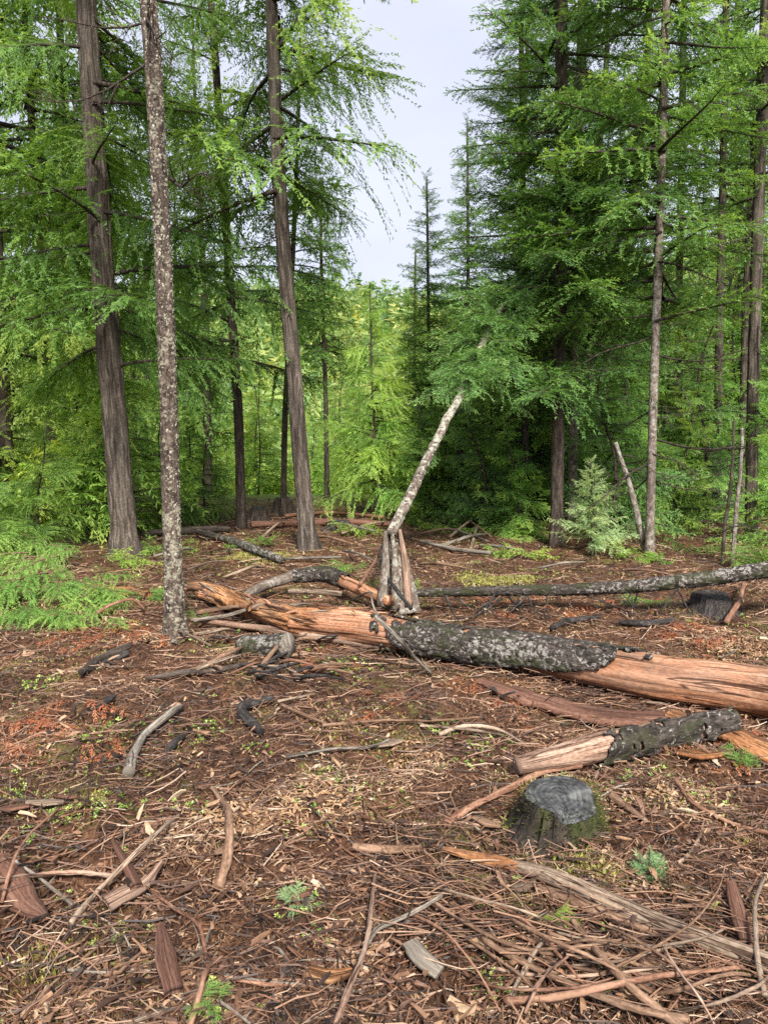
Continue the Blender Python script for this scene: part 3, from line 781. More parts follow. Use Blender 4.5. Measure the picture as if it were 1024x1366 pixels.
# ------------------------------------------------------------------ the forest behind
def proto(name, kind, H, nb, L0, leaf, bark, seed, r0, hi=False, z0=1.0, zpow=.8, tint=0., wide=1., dead=0):
    g = G(seed); r = root(name, (0, 0, 0), '', 'tree')
    P = np.array([[0, 0, -.3], [g.normal() * .08, g.normal() * .08, H * .35], [g.normal() * .12, g.normal() * .12, H * .7], [g.normal() * .1, g.normal() * .1, H]])
    mb = MB(); Q = tube(mb, P, [r0, r0 * .8, r0 * .5, .01], 10, 26, .1, (10, 10, 1), True, seed)
    part('trunk', mb, bark, r, (0, 0, 0))
    fol, wood = crown_on(Q, z0, H - .1, g, kind, hi, nb, L0, .12, zpow=zpow, tint=tint, wide=wide, dead=dead, dz0=.8)
    part('crown', fol, leaf, r, (0, 0, 0), smooth=False); part('branches', wood, B_DARK, r, (0, 0, 0))
    return r

def copy_thing(src, loc, rz, sc, label, group, cat=None, first=False):
    if first: o = src
    else:
        o = src.copy(); COL.objects.link(o)
        for ch in list(src.children):
            c = ch.copy(); COL.objects.link(c); c.parent = o
    o.location = loc; o.rotation_euler = (0, 0, rz); o.scale = (sc, sc, sc)
    o['label'] = label; o['group'] = group
    if cat: o['category'] = cat
    return o

used = {}
def stand(protos, spots, label, group, cat='tree'):
    g = G(hash(len(spots)) % 1000)
    for k, (x, y, sc) in enumerate(spots):
        p = protos[k % len(protos)]
        copy_thing(p, (x, y, gz1(x, y)), g.uniform(0, 6.28), sc, label, group, cat, first=p.name not in used)
        used[p.name] = 1

def top_ok(px):
    """lowest allowed photo row of a tree top, so that the gap of sky stays open"""
    return float(np.interp(px, [-300, 60, 200, 330, 440, 470, 540, 590, 640, 660, 1100], [-900, -900, -700, 250, 330, 395, 385, 300, 150, -900, -900]))

FIRS = [proto('fir_tree', 'fir', 15, 150, 1.8, LEAF_FIR, B_DARK, 400 + k, .13, z0=1.6, dead=14, tint=(-.05, .05, 0)[k]) for k in range(3)]
CEDS = [proto('cedar_tree', 'cedar', 15, 110, 1.9, LEAF_CEDAR, B_DARK, 410 + k, .14, z0=1.8, zpow=.6, dead=6, tint=(.0, .1, .18)[k]) for k in range(3)]
YNG = [proto('young_cedar', 'cedar', 3.2, 60, 1.0, LEAF_YOUNG, B_DARK, 420 + k, .03, z0=.2, tint=(-.1, .05, .12)[k]) for k in range(3)]
YFIR = [proto('young_fir', 'fir', 3.0, 70, .95, (LEAF_FIR, LEAF_CEDAR)[k], B_DARK, 430 + k, .03, z0=.15, tint=.08) for k in range(2)]

def scatter_spots(n, pxr, yr, hmin, hmax, H, seed, mind=1.0, avoid=()):
    g = G(seed); S = []
    tries = 0
    while len(S) < n and tries < 20000:
        tries += 1
        y = yr[0] + (yr[1] - yr[0]) * g.random() ** 1.0; px = g.uniform(*pxr); x = (px - CX) / FPX * y
        h = g.uniform(hmin, hmax)
        z0 = gz1(x, y)
        # height allowed by the sky gap
        dz = (top_ok(px) - CY) / FPX; pt = at(px, top_ok(px), y).z
        if top_ok(px) > -500 and z0 + h > pt: h = pt - z0
        if h < hmin * .45: continue
        if any((x - a) ** 2 + (y - b) ** 2 < mind ** 2 for a, b, _ in S): continue
        S.append((x, y, h / H))
    return S

stand(FIRS, scatter_spots(19, (690, 1250), (16, 40), 11, 19, 15, 1, 1.6), 'dark fir tree among the crowded firs behind the right hand stand', 'firs crowded behind the right hand stand')
stand(CEDS, scatter_spots(8, (-300, 140), (17, 40), 11, 19, 15, 2, 2.2), 'green cedar tree standing back in the wood at left', 'cedars standing back in the left wood')
stand(CEDS, scatter_spots(6, (160, 345), (20, 50), 7, 15, 15, 21, 2.2), 'slender cedar seen between the lichen trunk and the central cedar', 'cedars between the lichen trunk and the central cedar')
stand(FIRS, scatter_spots(8, (440, 680), (34, 80), 6, 13, 15, 3, 3), 'distant conifer below the open gap of sky', 'distant conifers below the gap of sky')
stand(YNG, scatter_spots(70, (120, 700), (16.5, 60), 1.6, 4.2, 3.2, 4, .8), 'bright yellow-green young cedar in the thicket beyond the clearing', 'young cedars in the thicket beyond the clearing')
stand(YFIR, scatter_spots(42, (560, 1200), (12.5, 26), 1.6, 4.5, 3.0, 5, .7), 'shaded young fir growing under the right hand firs', 'young firs under the right hand stand')
stand([YNG[1], YFIR[1]], scatter_spots(26, (-250, 150), (10.5, 24), 1.2, 4.0, 3.1, 6, .8), 'young conifer in the undergrowth below the left cedars', 'young conifers below the left cedars')
FRONT_FIR = [proto('young_fir', 'fir', 3.0, 58, 1.0, (LEAF_LEAN, LEAF_HEMLOCK, LEAF_CEDAR)[k], B_DARK, 440 + k, .028, z0=.1, tint=.12, hi=True) for k in range(3)]
g = G(808)
for k, (px, Y, h, lab) in enumerate([(640, 11.6, 2.5, 'green young fir right of the leaning fir trunk'), (685, 11.0, 2.1, 'low dark young fir left of the big dark fir'), (715, 12.6, 3.6, 'tall young fir filling the gap left of the big dark fir'), (812, 10.8, 3.1, 'light green young fir between the big dark fir and the pale trunk'), (838, 12.0, 3.7, 'tall young fir just left of the pale blotched trunk'), (905, 11.2, 2.4, 'shaded young fir right of the pale blotched trunk'), (935, 12.5, 3.6, 'tall young fir left of the slender dark pole'), (1040, 9.8, 2.6, 'young fir reaching in from the right picture edge'), (600, 13.0, 3.0, 'light young fir beyond the leaning trunk'), (770, 13.5, 4.6, 'tallest young fir behind the big dark fir'), (980, 13.8, 4.2, 'tall young fir behind the thin dead poles'), (880, 14.0, 4.6, 'tall young fir behind the pale blotched trunk')]):
    x = (px - CX) / FPX * Y
    o = copy_thing(FRONT_FIR[k % 3], (x, Y, gz1(x, Y)), g.uniform(0, 6.28), h / 3.0, lab, 'young firs standing before the right hand stand', first=k < 3)
FRONT_CEDAR = [proto('young_cedar', 'cedar', 2.6, 42, 1.05, LEAF_CEDAR, B_DARK, 450 + k, .028, z0=.1, tint=.2, hi=True) for k in range(2)]
for k, (px, Y, h, lab) in enumerate([(60, 9.4, 1.7, 'young cedar behind the green boughs left of the thick cedar'), (215, 11.5, 1.9, 'young cedar hidden behind the lichen trunk'), (120, 11.5, 2.6, 'young cedar right beside the thick cedar, left side'), (-60, 9.0, 2.0, 'young cedar reaching in from the left picture edge'), (275, 12.5, 1.7, 'low young cedar between lichen trunk and slender dark trunk'), (20, 12., 3.1, 'tall young cedar behind the left edge trunk')]):
    x = (px - CX) / FPX * Y
    o = copy_thing(FRONT_CEDAR[k % 2], (x, Y, gz1(x, Y)), g.uniform(0, 6.28), h / 2.6, lab, 'young cedars under the left trees', first=k < 2)
print('forest done')

# woods on the valley side: a mass nobody could count
def hill_forest():
    g = G(71); mb = MB(); n = 1900
    y = 75 + 300 * g.random(n) ** .8; px = g.uniform(150, 1300, n); x = (px - CX) / FPX * y
    z = gz(x, y)
    for k in range(n):
        h = g.uniform(5, 12); r = h * g.uniform(.14, .3); m = 40
        t = g.random(m) ** 1.3; a = g.uniform(0, 6.28, m); rr = r * (1 - t) * g.uniform(.5, 1.1, m) + .1
        round_ = g.random() < .35
        if round_: rr = r * 1.3 * np.sqrt(np.clip(1 - (2 * t - 1) ** 2, 0.02, 1)) * g.uniform(.6, 1, m)
        c = np.stack([x[k] + np.cos(a) * rr, y[k] + np.sin(a) * rr, z[k] + h * (.08 + .92 * t)], 1)
        s = r * g.uniform(.25, .55, m)[:, None] * (1 - .5 * t[:, None])
        d1 = g.normal(size=(m, 3)); d1[:, 2] *= .4; d2 = g.normal(size=(m, 3)); d2[:, 2] -= .6
        V = np.stack([c - d1 * s, c + d1 * s, c + d2 * s * 1.1], 1).reshape(-1, 3)
        ti = np.clip(g.normal() * .26 + (.62 if round_ else .4) + g.normal(size=m) * .1, 0, 1)
        mb.add(V, None, np.arange(3 * m).reshape(-1, 3), np.repeat(ti, 3))
    o = link('hillside_forest', mb.mesh('hillside_forest', LEAF_HILL, None, False))
    tag(o, 'yellow-green woods covering the far valley side', 'forest', kind='stuff')
hill_forest()

# ------------------------------------------------------------------ fallen logs
def glog(pts, lift):
    """points of a log lying on the ground: pixels of its axis with the height of that axis above ground"""
    return [gp(px, py, l) for (px, py), l in zip(pts, lift)]

def main_log():
    P = [gp(395, 828, .12), gp(470, 836, .13), gp(560, 851, .13), gp(700, 871, .13), gp(850, 899, .14), gp(1000, 919, .15), gp(1180, 945, .16), gp(1380, 972, .16)]
    base = P[3]
    Pa = np.array([tuple(p) for p in P]); da = np.r_[0, np.cumsum(np.linalg.norm(np.diff(Pa, axis=0), axis=1))]
    RW = np.interp(np.linspace(0, da[-1], 80), da, [.112, .115, .102, .104, .124, .138, .145, .15])
    r = root('fallen_log', base, 'big fallen trunk crossing the clearing, black scaly bark then smooth orange stripped wood', 'log')
    mb = MB(); Q = tube(mb, P, RW, 64, 260, .08, (12, 12, .8), True, 2.0, wob=.02)
    part('stripped_wood', mb, W_ORANGE, r, base)
    # bark jacket with ragged edges, thicker than the wood
    mb = MB()
    Qa = np.asarray(Q); px_of = CX + FPX * Qa[:, 0] / (Qa[:, 1] * math.cos(PITCH) - (Qa[:, 2] - CAMH) * math.sin(PITCH))
    d = np.r_[0, np.cumsum(np.linalg.norm(np.diff(Qa, axis=0), axis=1))]
    s0 = float(np.interp(535, px_of, d)); s1 = float(np.interp(838, px_of, d)); s2 = float(np.interp(640, px_of, d))
    def keep(fc, s, th):
        nn = noise3(fc * np.array([9, 9, 7]) + 4) * .30 + noise3(fc * np.array([25, 25, 22])) * .16
        f = (s - s2) / (s1 - s2)                         # 0 where the stripped underside begins, 1 at the end of the bark
        lim = np.interp(f + nn * .6, [-.1, 0, .35, .8, 1.0, 1.06], [4.6, 2.7, 2.15, 1.55, .7, -.5])
        tt = (th + .6) % (2 * np.pi) - .6
        return (s + nn > s0) & ~((tt > lim + nn * 1.1) & (tt < 4.7)) & (f + nn * .5 < 1.12) & (noise3(fc * np.array([11, 11, 8]) + 9) < .58)
    tube(mb, Q, RW + .009, 80, 560, .065, (20, 20, 9), True, 2.0, keep=keep, curve=True)
    o = part('bark', mb, B_LOG, r, base)
    so = o.modifiers.new('thick', 'SOLIDIFY'); so.thickness = .016; so.offset = -1
    return Q
FRONT = 1.9
QM = main_log()

def split_log():
    """the shattered orange end of the fallen trunk, left"""
    P = [gp(262, 790, .10), gp(320, 808, .12), gp(400, 828, .12), gp(505, 841, .12)]
    base = P[1]
    r = root('shattered_log', base, 'shattered orange rotten log with torn splintered top, beside the lichen trunk', 'log')
    mb = MB(); tube(mb, P, [.03, .075, .105, .118], 60, 220, .34, (9, 9, 1.3), True, 12.0)
    part('log_body', mb, W_ROT, r, base)
    g = G(13)
    for k in range(85):
        t = g.uniform(.0, .98); Q, _ = resample(P, 40); q = Q[int(t * 39)]; ax = Q[min(39, int(t * 39) + 1)] - Q[max(0, int(t * 39) - 1)]; ax /= np.linalg.norm(ax)
        rad = np.interp(t, [0, .35, .6, 1], [.04, .08, .11, .12])
        a = g.uniform(-.9, 1.9); up = np.array([0, 0, 1.0]); sd = np.array([0.1, -1, 0])
        off = (up * math.cos(a) + sd * math.sin(a)) * rad * g.uniform(.85, 1.05)
        l = g.uniform(.08, .42); e = q + off; tip = e + ax * l * g.choice([-1, 1]) + (up * g.uniform(-.02, .07))
        s = MB(); tube(s, [e, (e + tip) / 2 + g.normal(size=3) * .006, tip], [g.uniform(.008, .026), g.uniform(.006, .018), .0015], 5, 8, .3, (20, 20, 4), True, k, tint=g.uniform(.3, .9))
        part('splinter', s, (W_ROT, W_ORANGE, W_TAN, W_RED)[k % 4], r, base, smooth=False)
split_log()

def slab(name, label, pts, wd, th, mat, lift=.02, cat='bark slab', curl=.3, seed=0, group=None, tiltv=0.0, n=26, tint=.5, ragged=.35):
    """a bark slab or board through ground pixels; wd in metres per point, curved across"""
    P = glog(pts, [lift + .018] * len(pts)) if not isinstance(lift, (list, tuple)) else glog(pts, lift)
    Q, s = resample(P, n)
    T, Nn, B = frames(Q)
    ww = np.interp(np.linspace(0, 1, n), np.linspace(0, 1, len(wd)), wd)
    k = 7; u = np.linspace(-1, 1, k)
    top = []
    e1 = 1 + ragged * noise3(np.stack([s * 9 + seed, s * 0, s * 0 + 1], 1)); e2 = 1 + ragged * noise3(np.stack([s * 9 + seed, s * 0 + 5, s * 0 + 1], 1))
    for i in range(n):
        W = np.where(u < 0, e1[i], e2[i]) * u * ww[i] / 2
        bn = B[i] * math.cos(tiltv) + Nn[i] * math.sin(tiltv); nn_ = Nn[i] * math.cos(tiltv) - B[i] * math.sin(tiltv)
        top.append(Q[i] + np.outer(W, bn) + np.outer(-curl * ww[i] * u * u * .5, nn_))
    top = np.concatenate(top); nrm = np.repeat(Nn, k, 0)
    tcs = np.stack([np.tile(u, n) * .1 + seed, np.zeros(n * k), np.repeat(s, k)], 1)
    top = top + nrm * (noise3(tcs * np.array([30, 1, 5])) * th * .5)[:, None]
    V = np.concatenate([top, top - nrm * th]); m = n * k
    i = np.arange(n - 1)[:, None] * k; j = np.arange(k - 1)[None, :]
    F = np.stack([i + j, i + k + j, i + k + j + 1, i + j + 1], -1).reshape(-1, 4)
    F2 = F[:, ::-1] + m
    side = []
    for a in range(n - 1):
        for j in (0, k - 1):
            q = [a * k + j, (a + 1) * k + j, (a + 1) * k + j + m, a * k + j + m]
            side.append(q if j == k - 1 else q[::-1])
    for a in (0, n - 1):
        for j in range(k - 1):
            q = [a * k + j, a * k + j + 1, a * k + j + 1 + m, a * k + j + m]
            side.append(q if a == n - 1 else q[::-1])
    mb = MB().add(V, np.concatenate([F, F2, np.array(side)]), None, tint, np.concatenate([tcs, tcs]))
    return thing(name, mb, mat, label, cat, group)

slab('bark_strip', 'dark red bark slab lying under the black scaly bark of the fallen trunk', [(640, 905), (720, 930), (810, 950), (905, 955)], [.08, .2, .24, .16], .02, W_RED, .03, seed=1, curl=.15)
slab('bark_strip', 'orange-red torn bark slab running out under the stripped end of the fallen trunk', [(895, 948), (960, 968), (1030, 998), (1090, 1020)], [.10, .16, .2, .2], .02, W_ROT, .05, seed=2, curl=.2)
slab('bark_strip', 'flat orange bark piece on the litter below the short half-barked log', [(905, 1001), (930, 1004), (962, 1003)], [.05, .1, .04], .014, W_ROT, .02, seed=3, curl=.1)
slab('board_chunk', 'short grey-brown plank of wood lying at the bottom middle', [(546, 1255), (562, 1274), (588, 1296)], [.055, .06, .05], .018, W_GREY, .035, 'wood chunk', 0, 4, ragged=.1)
slab('bark_strip', 'grey pointed slab of bark under the long straight pale stick', [(140, 1200), (165, 1188), (196, 1170), (216, 1148)], [.09, .085, .05, .015], .014, W_PINK, .04, seed=5)
slab('bark_strip', 'wide brown bark slab at the left edge under crossed sticks', [(-6, 1140), (14, 1170), (34, 1200), (60, 1222)], [.10, .12, .10, .03], .016, W_RED, .03, seed=6)
slab('bark_strip', 'upright strip of red bark standing beside the dark hollow, bottom left', [(232, 1320), (222, 1280), (214, 1230)], [.05, .06, .02], .012, W_RED, .05, seed=7)
slab('bark_strip', 'torn bark strip standing up behind the pale stick, left', [(182, 1180), (168, 1150), (150, 1120)], [.04, .035, .012], .01, W_RED, .06, seed=8)
slab('bark_strip', 'orange splintered slab by the bent stick near the bottom middle', [(412, 1290), (440, 1296), (470, 1292)], [.03, .055, .03], .02, W_ROT, .03, seed=9)
slab('bark_strip', 'brown bark flake standing among sticks at bottom right', [(975, 1175), (985, 1215), (996, 1255)], [.03, .05, .035], .014, W_RED, .05, seed=10)
slab('rotten_wood', 'crumbling orange rotten wood left of the lichen trunk', [(112, 778), (140, 781), (172, 784), (198, 790)], [.08, .16, .14, .08], .06, W_ROT, .06, 'rotten wood', .5, 11)
slab('rotten_wood', 'short red-brown torn wood sticking up behind the bright green fronds', [(54, 738), (62, 754), (74, 770)], [.05, .09, .05], .03, W_RED, .12, 'rotten wood', .4, 12)
slab('rotten_wood', 'crumbled orange sawn end beside the foot of the lichen trunk', [(252, 776), (280, 778), (312, 792), (336, 806)], [.10, .2, .16, .06], .05, W_ROT, .18, 'rotten wood', .5, 13)
slab('wood_chunk', 'dark wet bark chunk beside the lichen trunk, front left', [(112, 892), (140, 880), (168, 866)], [.05, .09, .06], .03, B_CHAR, .04, 'bark chunk', .4, 14)
slab('wood_chunk', 'flat dark bark flake on the litter in the left clearing', [(118, 945), (134, 936), (152, 926)], [.04, .07, .03], .012, B_CHAR, .03, 'bark chunk', .2, 15)
for k, (x, y, a_, l_) in enumerate([(20, 1075, .1, 40), (60, 1068, .0, 50), (650, 1095, -.3, 36), (395, 1190, .1, 40), (700, 1180, .2, 30), (870, 1280, -.2, 40), (90, 1060, 0, 30), (520, 990, .2, 34), (300, 1130, .3, 30), (760, 1000, 0, 30)]):
    slab('bark_flake', 'weathered brown bark flake lying flat in the litter', [(x - l_ / 2, y + a_ * 20), (x, y), (x + l_ / 2, y - a_ * 20)], [.02, .05, .02], .01, (W_RED, W_TAN, W_BROWN)[k % 3], .025, 'bark flake', .2, 20 + k, group='bark flakes in the litter')

def log(name, label, pts, lift, rad, mat, sides=24, rings=90, amp=.08, fr=(14, 14, 2), ridge=True, cat='log', seed=1., tint=.5, jacket=None, twigs=None, wob=.01, lobes=0, capdepth=.0):
    P = glog(pts, [l + .012 for l in lift]); base = P[0]
    r = root(name, base, label, cat)
    mb = MB(); Q = tube(mb, P, rad, sides, rings, amp, fr, ridge, seed, tint=tint, wob=wob, capdepth=capdepth)
    part('trunk' if cat == 'tree' else 'log_body', mb, mat, r, base)
    if jacket:
        m2, f = jacket; mb = MB(); tube(mb, Q, np.asarray(rad) * 1.12 + .004, 40, rings * 2, .12, (20, 20, 8), True, seed, keep=f)
        o = part('bark', mb, m2, r, base); so = o.modifiers.new('thick', 'SOLIDIFY'); so.thickness = .008; so.offset = -1
    if twigs: twigs(r, Q, base)
    return r, Q

# thin log held off the ground by its dead branches
def hung_twigs(r, Q, base):
    g = G(31); 
    for k in range(15):
        t = float(g.choice([.07, .11, .17, .2, .22, .28, .36, .43, .5])) + g.normal() * .012; q = Q[int(t * (len(Q) - 1))]
        zb = gz1(q[0], q[1] - .1); s = MB()
        dn = np.array([g.normal() * .22, -abs(g.normal()) * .12, 0])
        l = (q[2] - zb + .08) * g.uniform(.5, 1.3)
        mid = q + dn * g.uniform(.1, .9) + np.array([0, 0, -l * g.uniform(.25, .6)]); end = q + dn * 1.8 + np.array([0, 0, -l])
        tube(s, [q, mid, end], [g.uniform(.006, .016), .007, .003], 6, 16, .2, wob=.06, seed=k * 1.7)
        for m in range(5):
            b = mid + (end - mid) * g.random(); e = b + np.array([g.normal() * .13, g.normal() * .07, -g.random() * .09])
            tube(s, [b, (b + e) / 2 + g.normal(size=3) * .015, e], [.004, .003, .001], 4, 5, wob=.02, seed=k + m * .3)
        part('dead_branch', s, B_CHAR, r, base)
_l = at(552, 790, 6.35); _r = at(1080, 762, 5.9)
def thin_log():
    P = [at(552, 791, 6.4), at(650, 789, 6.35), at(760, 786, 6.3), at(880, 779, 6.2), at(980, 767, 6.1), at(1100, 748, 5.95), at(1300, 712, 5.7)]
    base = P[0]
    r = root('thin_log', base, 'thin mottled log propped above the ground, running out at right behind the big fallen trunk', 'log')
    mb = MB(); Q = tube(mb, P, [.034, .042, .05, .058, .065, .073, .08], 30, 360, .14, (30, 30, 12), True, 6.0, wob=.03)
    part('log_body', mb, B_LOG, r, base)
    hung_twigs(r, Q, base)
thin_log()

def half(s_lo, s_hi, ang=0.0):
    def f(fc, s, th):
        nn = noise3(fc * np.array([14, 14, 9])) * .10
        return (s + nn > s_lo) & (s + nn < s_hi) & (noise3(fc * 21 + 3) < .5) & ((np.cos(th - ang) > -.4 + nn * 3) | (s > (s_lo + s_hi) / 2 + nn))
    return f
log('short_log', 'short log with dark bark on its middle and splintered pinkish end behind the cut stump', [(690, 1022), (760, 1006), (860, 985), (975, 962)], [.055, .065, .07, .07], [.04, .066, .068, .064], W_PINK, 32, 130, .08, seed=21., jacket=(B_LOG, half(.46, 3.0, 2.2)))
def end_splinters(pix, m, n, label, seed):
    pass
log('pole_log', 'long weathered tan pole lying diagonally in front of the cut stump', [(675, 1153), (740, 1172), (830, 1210), (920, 1248), (1012, 1282), (1090, 1310)], [.03, .035, .04, .045, .05, .05], [.020, .027, .030, .029, .027, .026], W_TAN, 20, 150, .12, (22, 22, 2), seed=31.)
log('pole_log', 'darker split pole tucked under the long tan pole', [(700, 1178), (760, 1200), (830, 1228), (900, 1255)], [.012, .015, .015, .012], [.012, .02, .02, .012], W_BROWN, 12, 60, .14, seed=32.)
log('broken_branch', 'orange splintered wood at the upper end of the long tan pole', [(578, 1130), (620, 1142), (660, 1152), (700, 1162)], [.02, .03, .03, .03], [.008, .018, .024, .018], W_ROT, 14, 60, .22, (16, 16, 3), seed=33., cat='branch')
log('broken_branch', 'grey-brown branch end left of the orange splintered wood', [(470, 1130), (510, 1134), (560, 1133)], [.018, .02, .02], [.014, .017, .013], W_BROWN, 12, 40, .1, seed=34., cat='branch')
log('slim_log', 'slim reddish barkless log lying along the front of the shattered orange log', [(255, 826), (330, 836), (420, 848), (528, 865)], [.04, .04, .045, .04], [.018, .028, .032, .030], W_PINK, 18, 90, .08, seed=35., tint=.35)
log('arched_log', 'arched dark broken branch rising behind the shattered orange log', [(322, 800), (350, 782), (392, 768)], [.08, .14, .2], [.035, .045, .05], B_PALE, 18, 60, .14, seed=36., cat='branch')
log('arched_log', 'mossy curved log with bright orange broken end beside the splintered stub', [(392, 768), (430, 766), (468, 780), (520, 802)], [.2, .2, .17, .13], [.05, .058, .055, .045], W_ORANGE, 26, 90, .12, seed=37., jacket=(B_LOG, lambda fc, s, th: s + noise3(fc * 15) * .1 < .62))
log('slim_log', 'yellowish short branch behind the torn top of the shattered log', [(386, 789), (420, 789), (455, 792)], [.12, .12, .12], [.025, .027, .024], W_TAN, 14, 40, .1, seed=38., cat='branch')
# small mossy log with sawn hollow end
def sawn_log():
    Yb = gp(384, 880).y
    c = gp(384, 862, .09); c2 = gp(330, 905, .05)
    base = c
    r = root('sawn_log', base, 'small mossy log with round dark sawn end facing right', 'log')
    a = c; b = c + Vector((-.34, .18, -.06))
    mb = MB(); tube(mb, [a, b], [.085, .08], 30, 30, .08, (12, 12, 3), True, 40., curve=False, capdepth=.05)
    part('log_body', mb, B_LOG, r, base)
    mb = MB(); d = (a - b).normalized()
    tube(mb, [a - d * .01, a + d * .006], [.088, .086], 30, 3, .05, (12, 12, 3), True, 40., curve=False, capdepth=-.02)
    part('sawn_end', mb, W_GREY, r, base)
sawn_log()
# logs lying at the back of the clearing
log('mossy_log', 'slim green-mossed log at the back, pointing to the foot of the central cedar', [(262, 708), (310, 722), (352, 738), (376, 748)], [.1, .08, .06, .05], [.035, .05, .05, .04], B_LOG, 18, 60, .1, seed=51.)
log('pale_pole', 'thin pale pole crossing in front of the foot of the central cedar', [(372, 746), (410, 744), (455, 743)], [.05, .05, .05], [.016, .02, .012], W_GREY, 10, 30, .08, seed=52., cat='pole')
log('fallen_log', 'long brown log lying beyond the central cedar at the clearing edge', [(335, 700), (400, 698), (470, 697), (530, 700)], [.07] * 4, [.05, .06, .055, .04], W_RED, 14, 60, .1, seed=53.)
log('fallen_log', 'dark log behind the slender dark trunk at the clearing edge', [(190, 712), (250, 708), (305, 706)], [.06] * 3, [.05, .06, .05], B_DARK, 14, 40, .1, seed=54.)
log('fallen_log', 'grey fallen pole beyond the clearing, between the stub and the pale sapling', [(560, 722), (610, 733), (655, 738)], [.05] * 3, [.02, .03, .025], W_GREY, 10, 40, .1, seed=55.)
log('fallen_log', 'reddish pole lying farthest back near the yellow-green young hemlock', [(380, 688), (440, 684), (510, 690)], [.05] * 3, [.03, .035, .03], W_REDSTICK, 10, 40, .1, seed=56.)
log('wood_sliver', 'small black log in the litter behind the black bark of the big fallen trunk', [(826, 830), (860, 832), (900, 828)], [.02] * 3, [.02, .03, .02], B_CHAR, 12, 40, .2, seed=57.)
log('wood_sliver', 'dark wood sliver lying between the thin mottled log and the black bark', [(735, 838), (760, 828), (800, 822)], [.03] * 3, [.02, .03, .015], B_CHAR, 12, 40, .2, seed=58.)
log('curved_root', 'curved pale grey root with thick light lower end in the left clearing', [(172, 1030), (180, 1003), (198, 975), (222, 955), (243, 942)], [.03, .035, .03, .03, .02], [.026, .024, .02, .018, .013], W_GREY, 16, 60, .08, seed=61., cat='root', tint=.75)
log('charred_wood', 'dark brown stub of wood beside the curved pale root', [(218, 1008), (232, 994), (246, 982)], [.015] * 3, [.014, .019, .014], B_CHAR, 12, 24, .2, seed=62., cat='wood')
log('charred_wood', 'black charred elbow of wood in the middle left of the clearing', [(348, 976), (334, 962), (322, 950), (340, 938), (366, 932)], [.025] * 5, [.018, .026, .026, .026, .016], B_CHAR, 16, 60, .2, seed=63., cat='wood')
log('charred_wood', 'thin dark log beside the bark chunk left of the lichen trunk', [(108, 896), (140, 876), (172, 862)], [.05, .05, .06], [.02, .028, .022], B_DARK, 12, 30, .15, seed=64., cat='wood')
log('branch', 'dark mossy branch lying from the sawn log towards the front', [(196, 905), (240, 898), (290, 893), (330, 885)], [.03] * 4, [.012, .02, .02, .014], B_DARK, 10, 40, .1, seed=65., cat='branch')
log('branch', 'brown branch propped against the small sawn log', [(338, 905), (356, 880), (372, 858)], [.02, .06, .12], [.02, .018, .012], W_BROWN, 10, 30, .12, seed=66., cat='branch')
log('branch', 'long brown branch slanting up to the small sawn log from the left', [(262, 893), (300, 874), (326, 862)], [.03, .05, .06], [.016, .015, .010], W_BROWN, 10, 30, .12, seed=67., cat='branch')

# ------------------------------------------------------------------ stumps
def stump(label, px, py, rad, h, seed, top=W_TOP, side=B_MOSSY, lean=(0, 0), detail=1., notch=True):
    b = gp(px, py); b.y += rad * .9; b.z = gz1(b.x, b.y)
    r = root('stump', b, label, 'stump')
    n, m = int(110 * detail), int(34 * detail)
    th = np.linspace(0, 2 * np.pi, n, endpoint=False)
    prof = 1 + .07 * noise3(np.stack([np.cos(th) * 1.6 + seed, np.sin(th) * 1.6, th * 0], 1))
    V = []; TC = []
    for i in range(m):
        t = i / (m - 1)
        fl = 1 + .8 * (1 - t) ** 2.2 * (.5 + .8 * np.clip(noise3(np.stack([np.cos(th) * 2.5 + seed, np.sin(th) * 2.5, th * 0 + 3], 1)) + .3, 0, 1.2))
        q = np.stack([np.cos(th) * 4 + seed, np.sin(th) * 4, th * 0 + t * 1.0], 1)
        rr = rad * prof * fl * (1 + .10 * (1 - 3 * np.abs(noise3(q * np.array([1.9, 1.9, 1.0])))) * (1 if t < .93 else .35) + .04 * noise3(q * 5))
        rr = rr * (1.0 if t < .985 else .97)
        rr = rr * (1 + .35 * (1 - t) * np.clip(np.cos(th - 3.1), 0, 1))
        z = -.05 + (h + .05) * t + (t ** 3) * (lean[0] * np.cos(th) + lean[1] * np.sin(th)) * rad
        if notch: z = z - (t ** 2) * .045 * sstep(.35, .75, np.cos(th + 0.9)) * 1.0
        V.append(np.stack([rr * np.cos(th), rr * np.sin(th), z], 1)); TC.append(np.stack([np.cos(th) * rad, np.sin(th) * rad, th * 0 + z], 1))
    V = np.concatenate(V); TC = np.concatenate(TC)
    i = np.arange(m - 1)[:, None] * n; j = np.arange(n)[None, :]; j2 = (j + 1) % n
    F = np.stack([i + j, i + j2, i + n + j2, i + n + j], -1).reshape(-1, 4)
    mb = MB().add(V, F, None, .5, TC); part('side_bark', mb, side, r, (0, 0, 0))
    rim = V[-n:]; mb = MB(); rings = [rim * np.array([1, 1, 1])]
    c = rim.mean(0)
    lev = rim.copy()
    for f in (.93, .7, .45, .2):
        q = c + (rim - c) * f; q[:, 2] = c[2] + (rim[:, 2] - c[2]) * f + .004 + .006 * noise3(q * 30 + seed); rings.append(q)
    W = np.concatenate(rings + [[c + np.array([0, 0, .004])]]); k = len(rings)
    i = np.arange(k - 1)[:, None] * n
    F = np.stack([i + j, i + j2, i + n + j2, i + n + j], -1).reshape(-1, 4)
    t = np.stack([(k - 1) * n + np.arange(n), (k - 1) * n + (np.arange(n) + 1) % n, np.full(n, k * n)], 1)
    mb.add(W + np.array([0, 0, .002]), F, t, .5, W); part('cut_face', mb, top, r, (0, 0, 0), smooth=False)
    return r
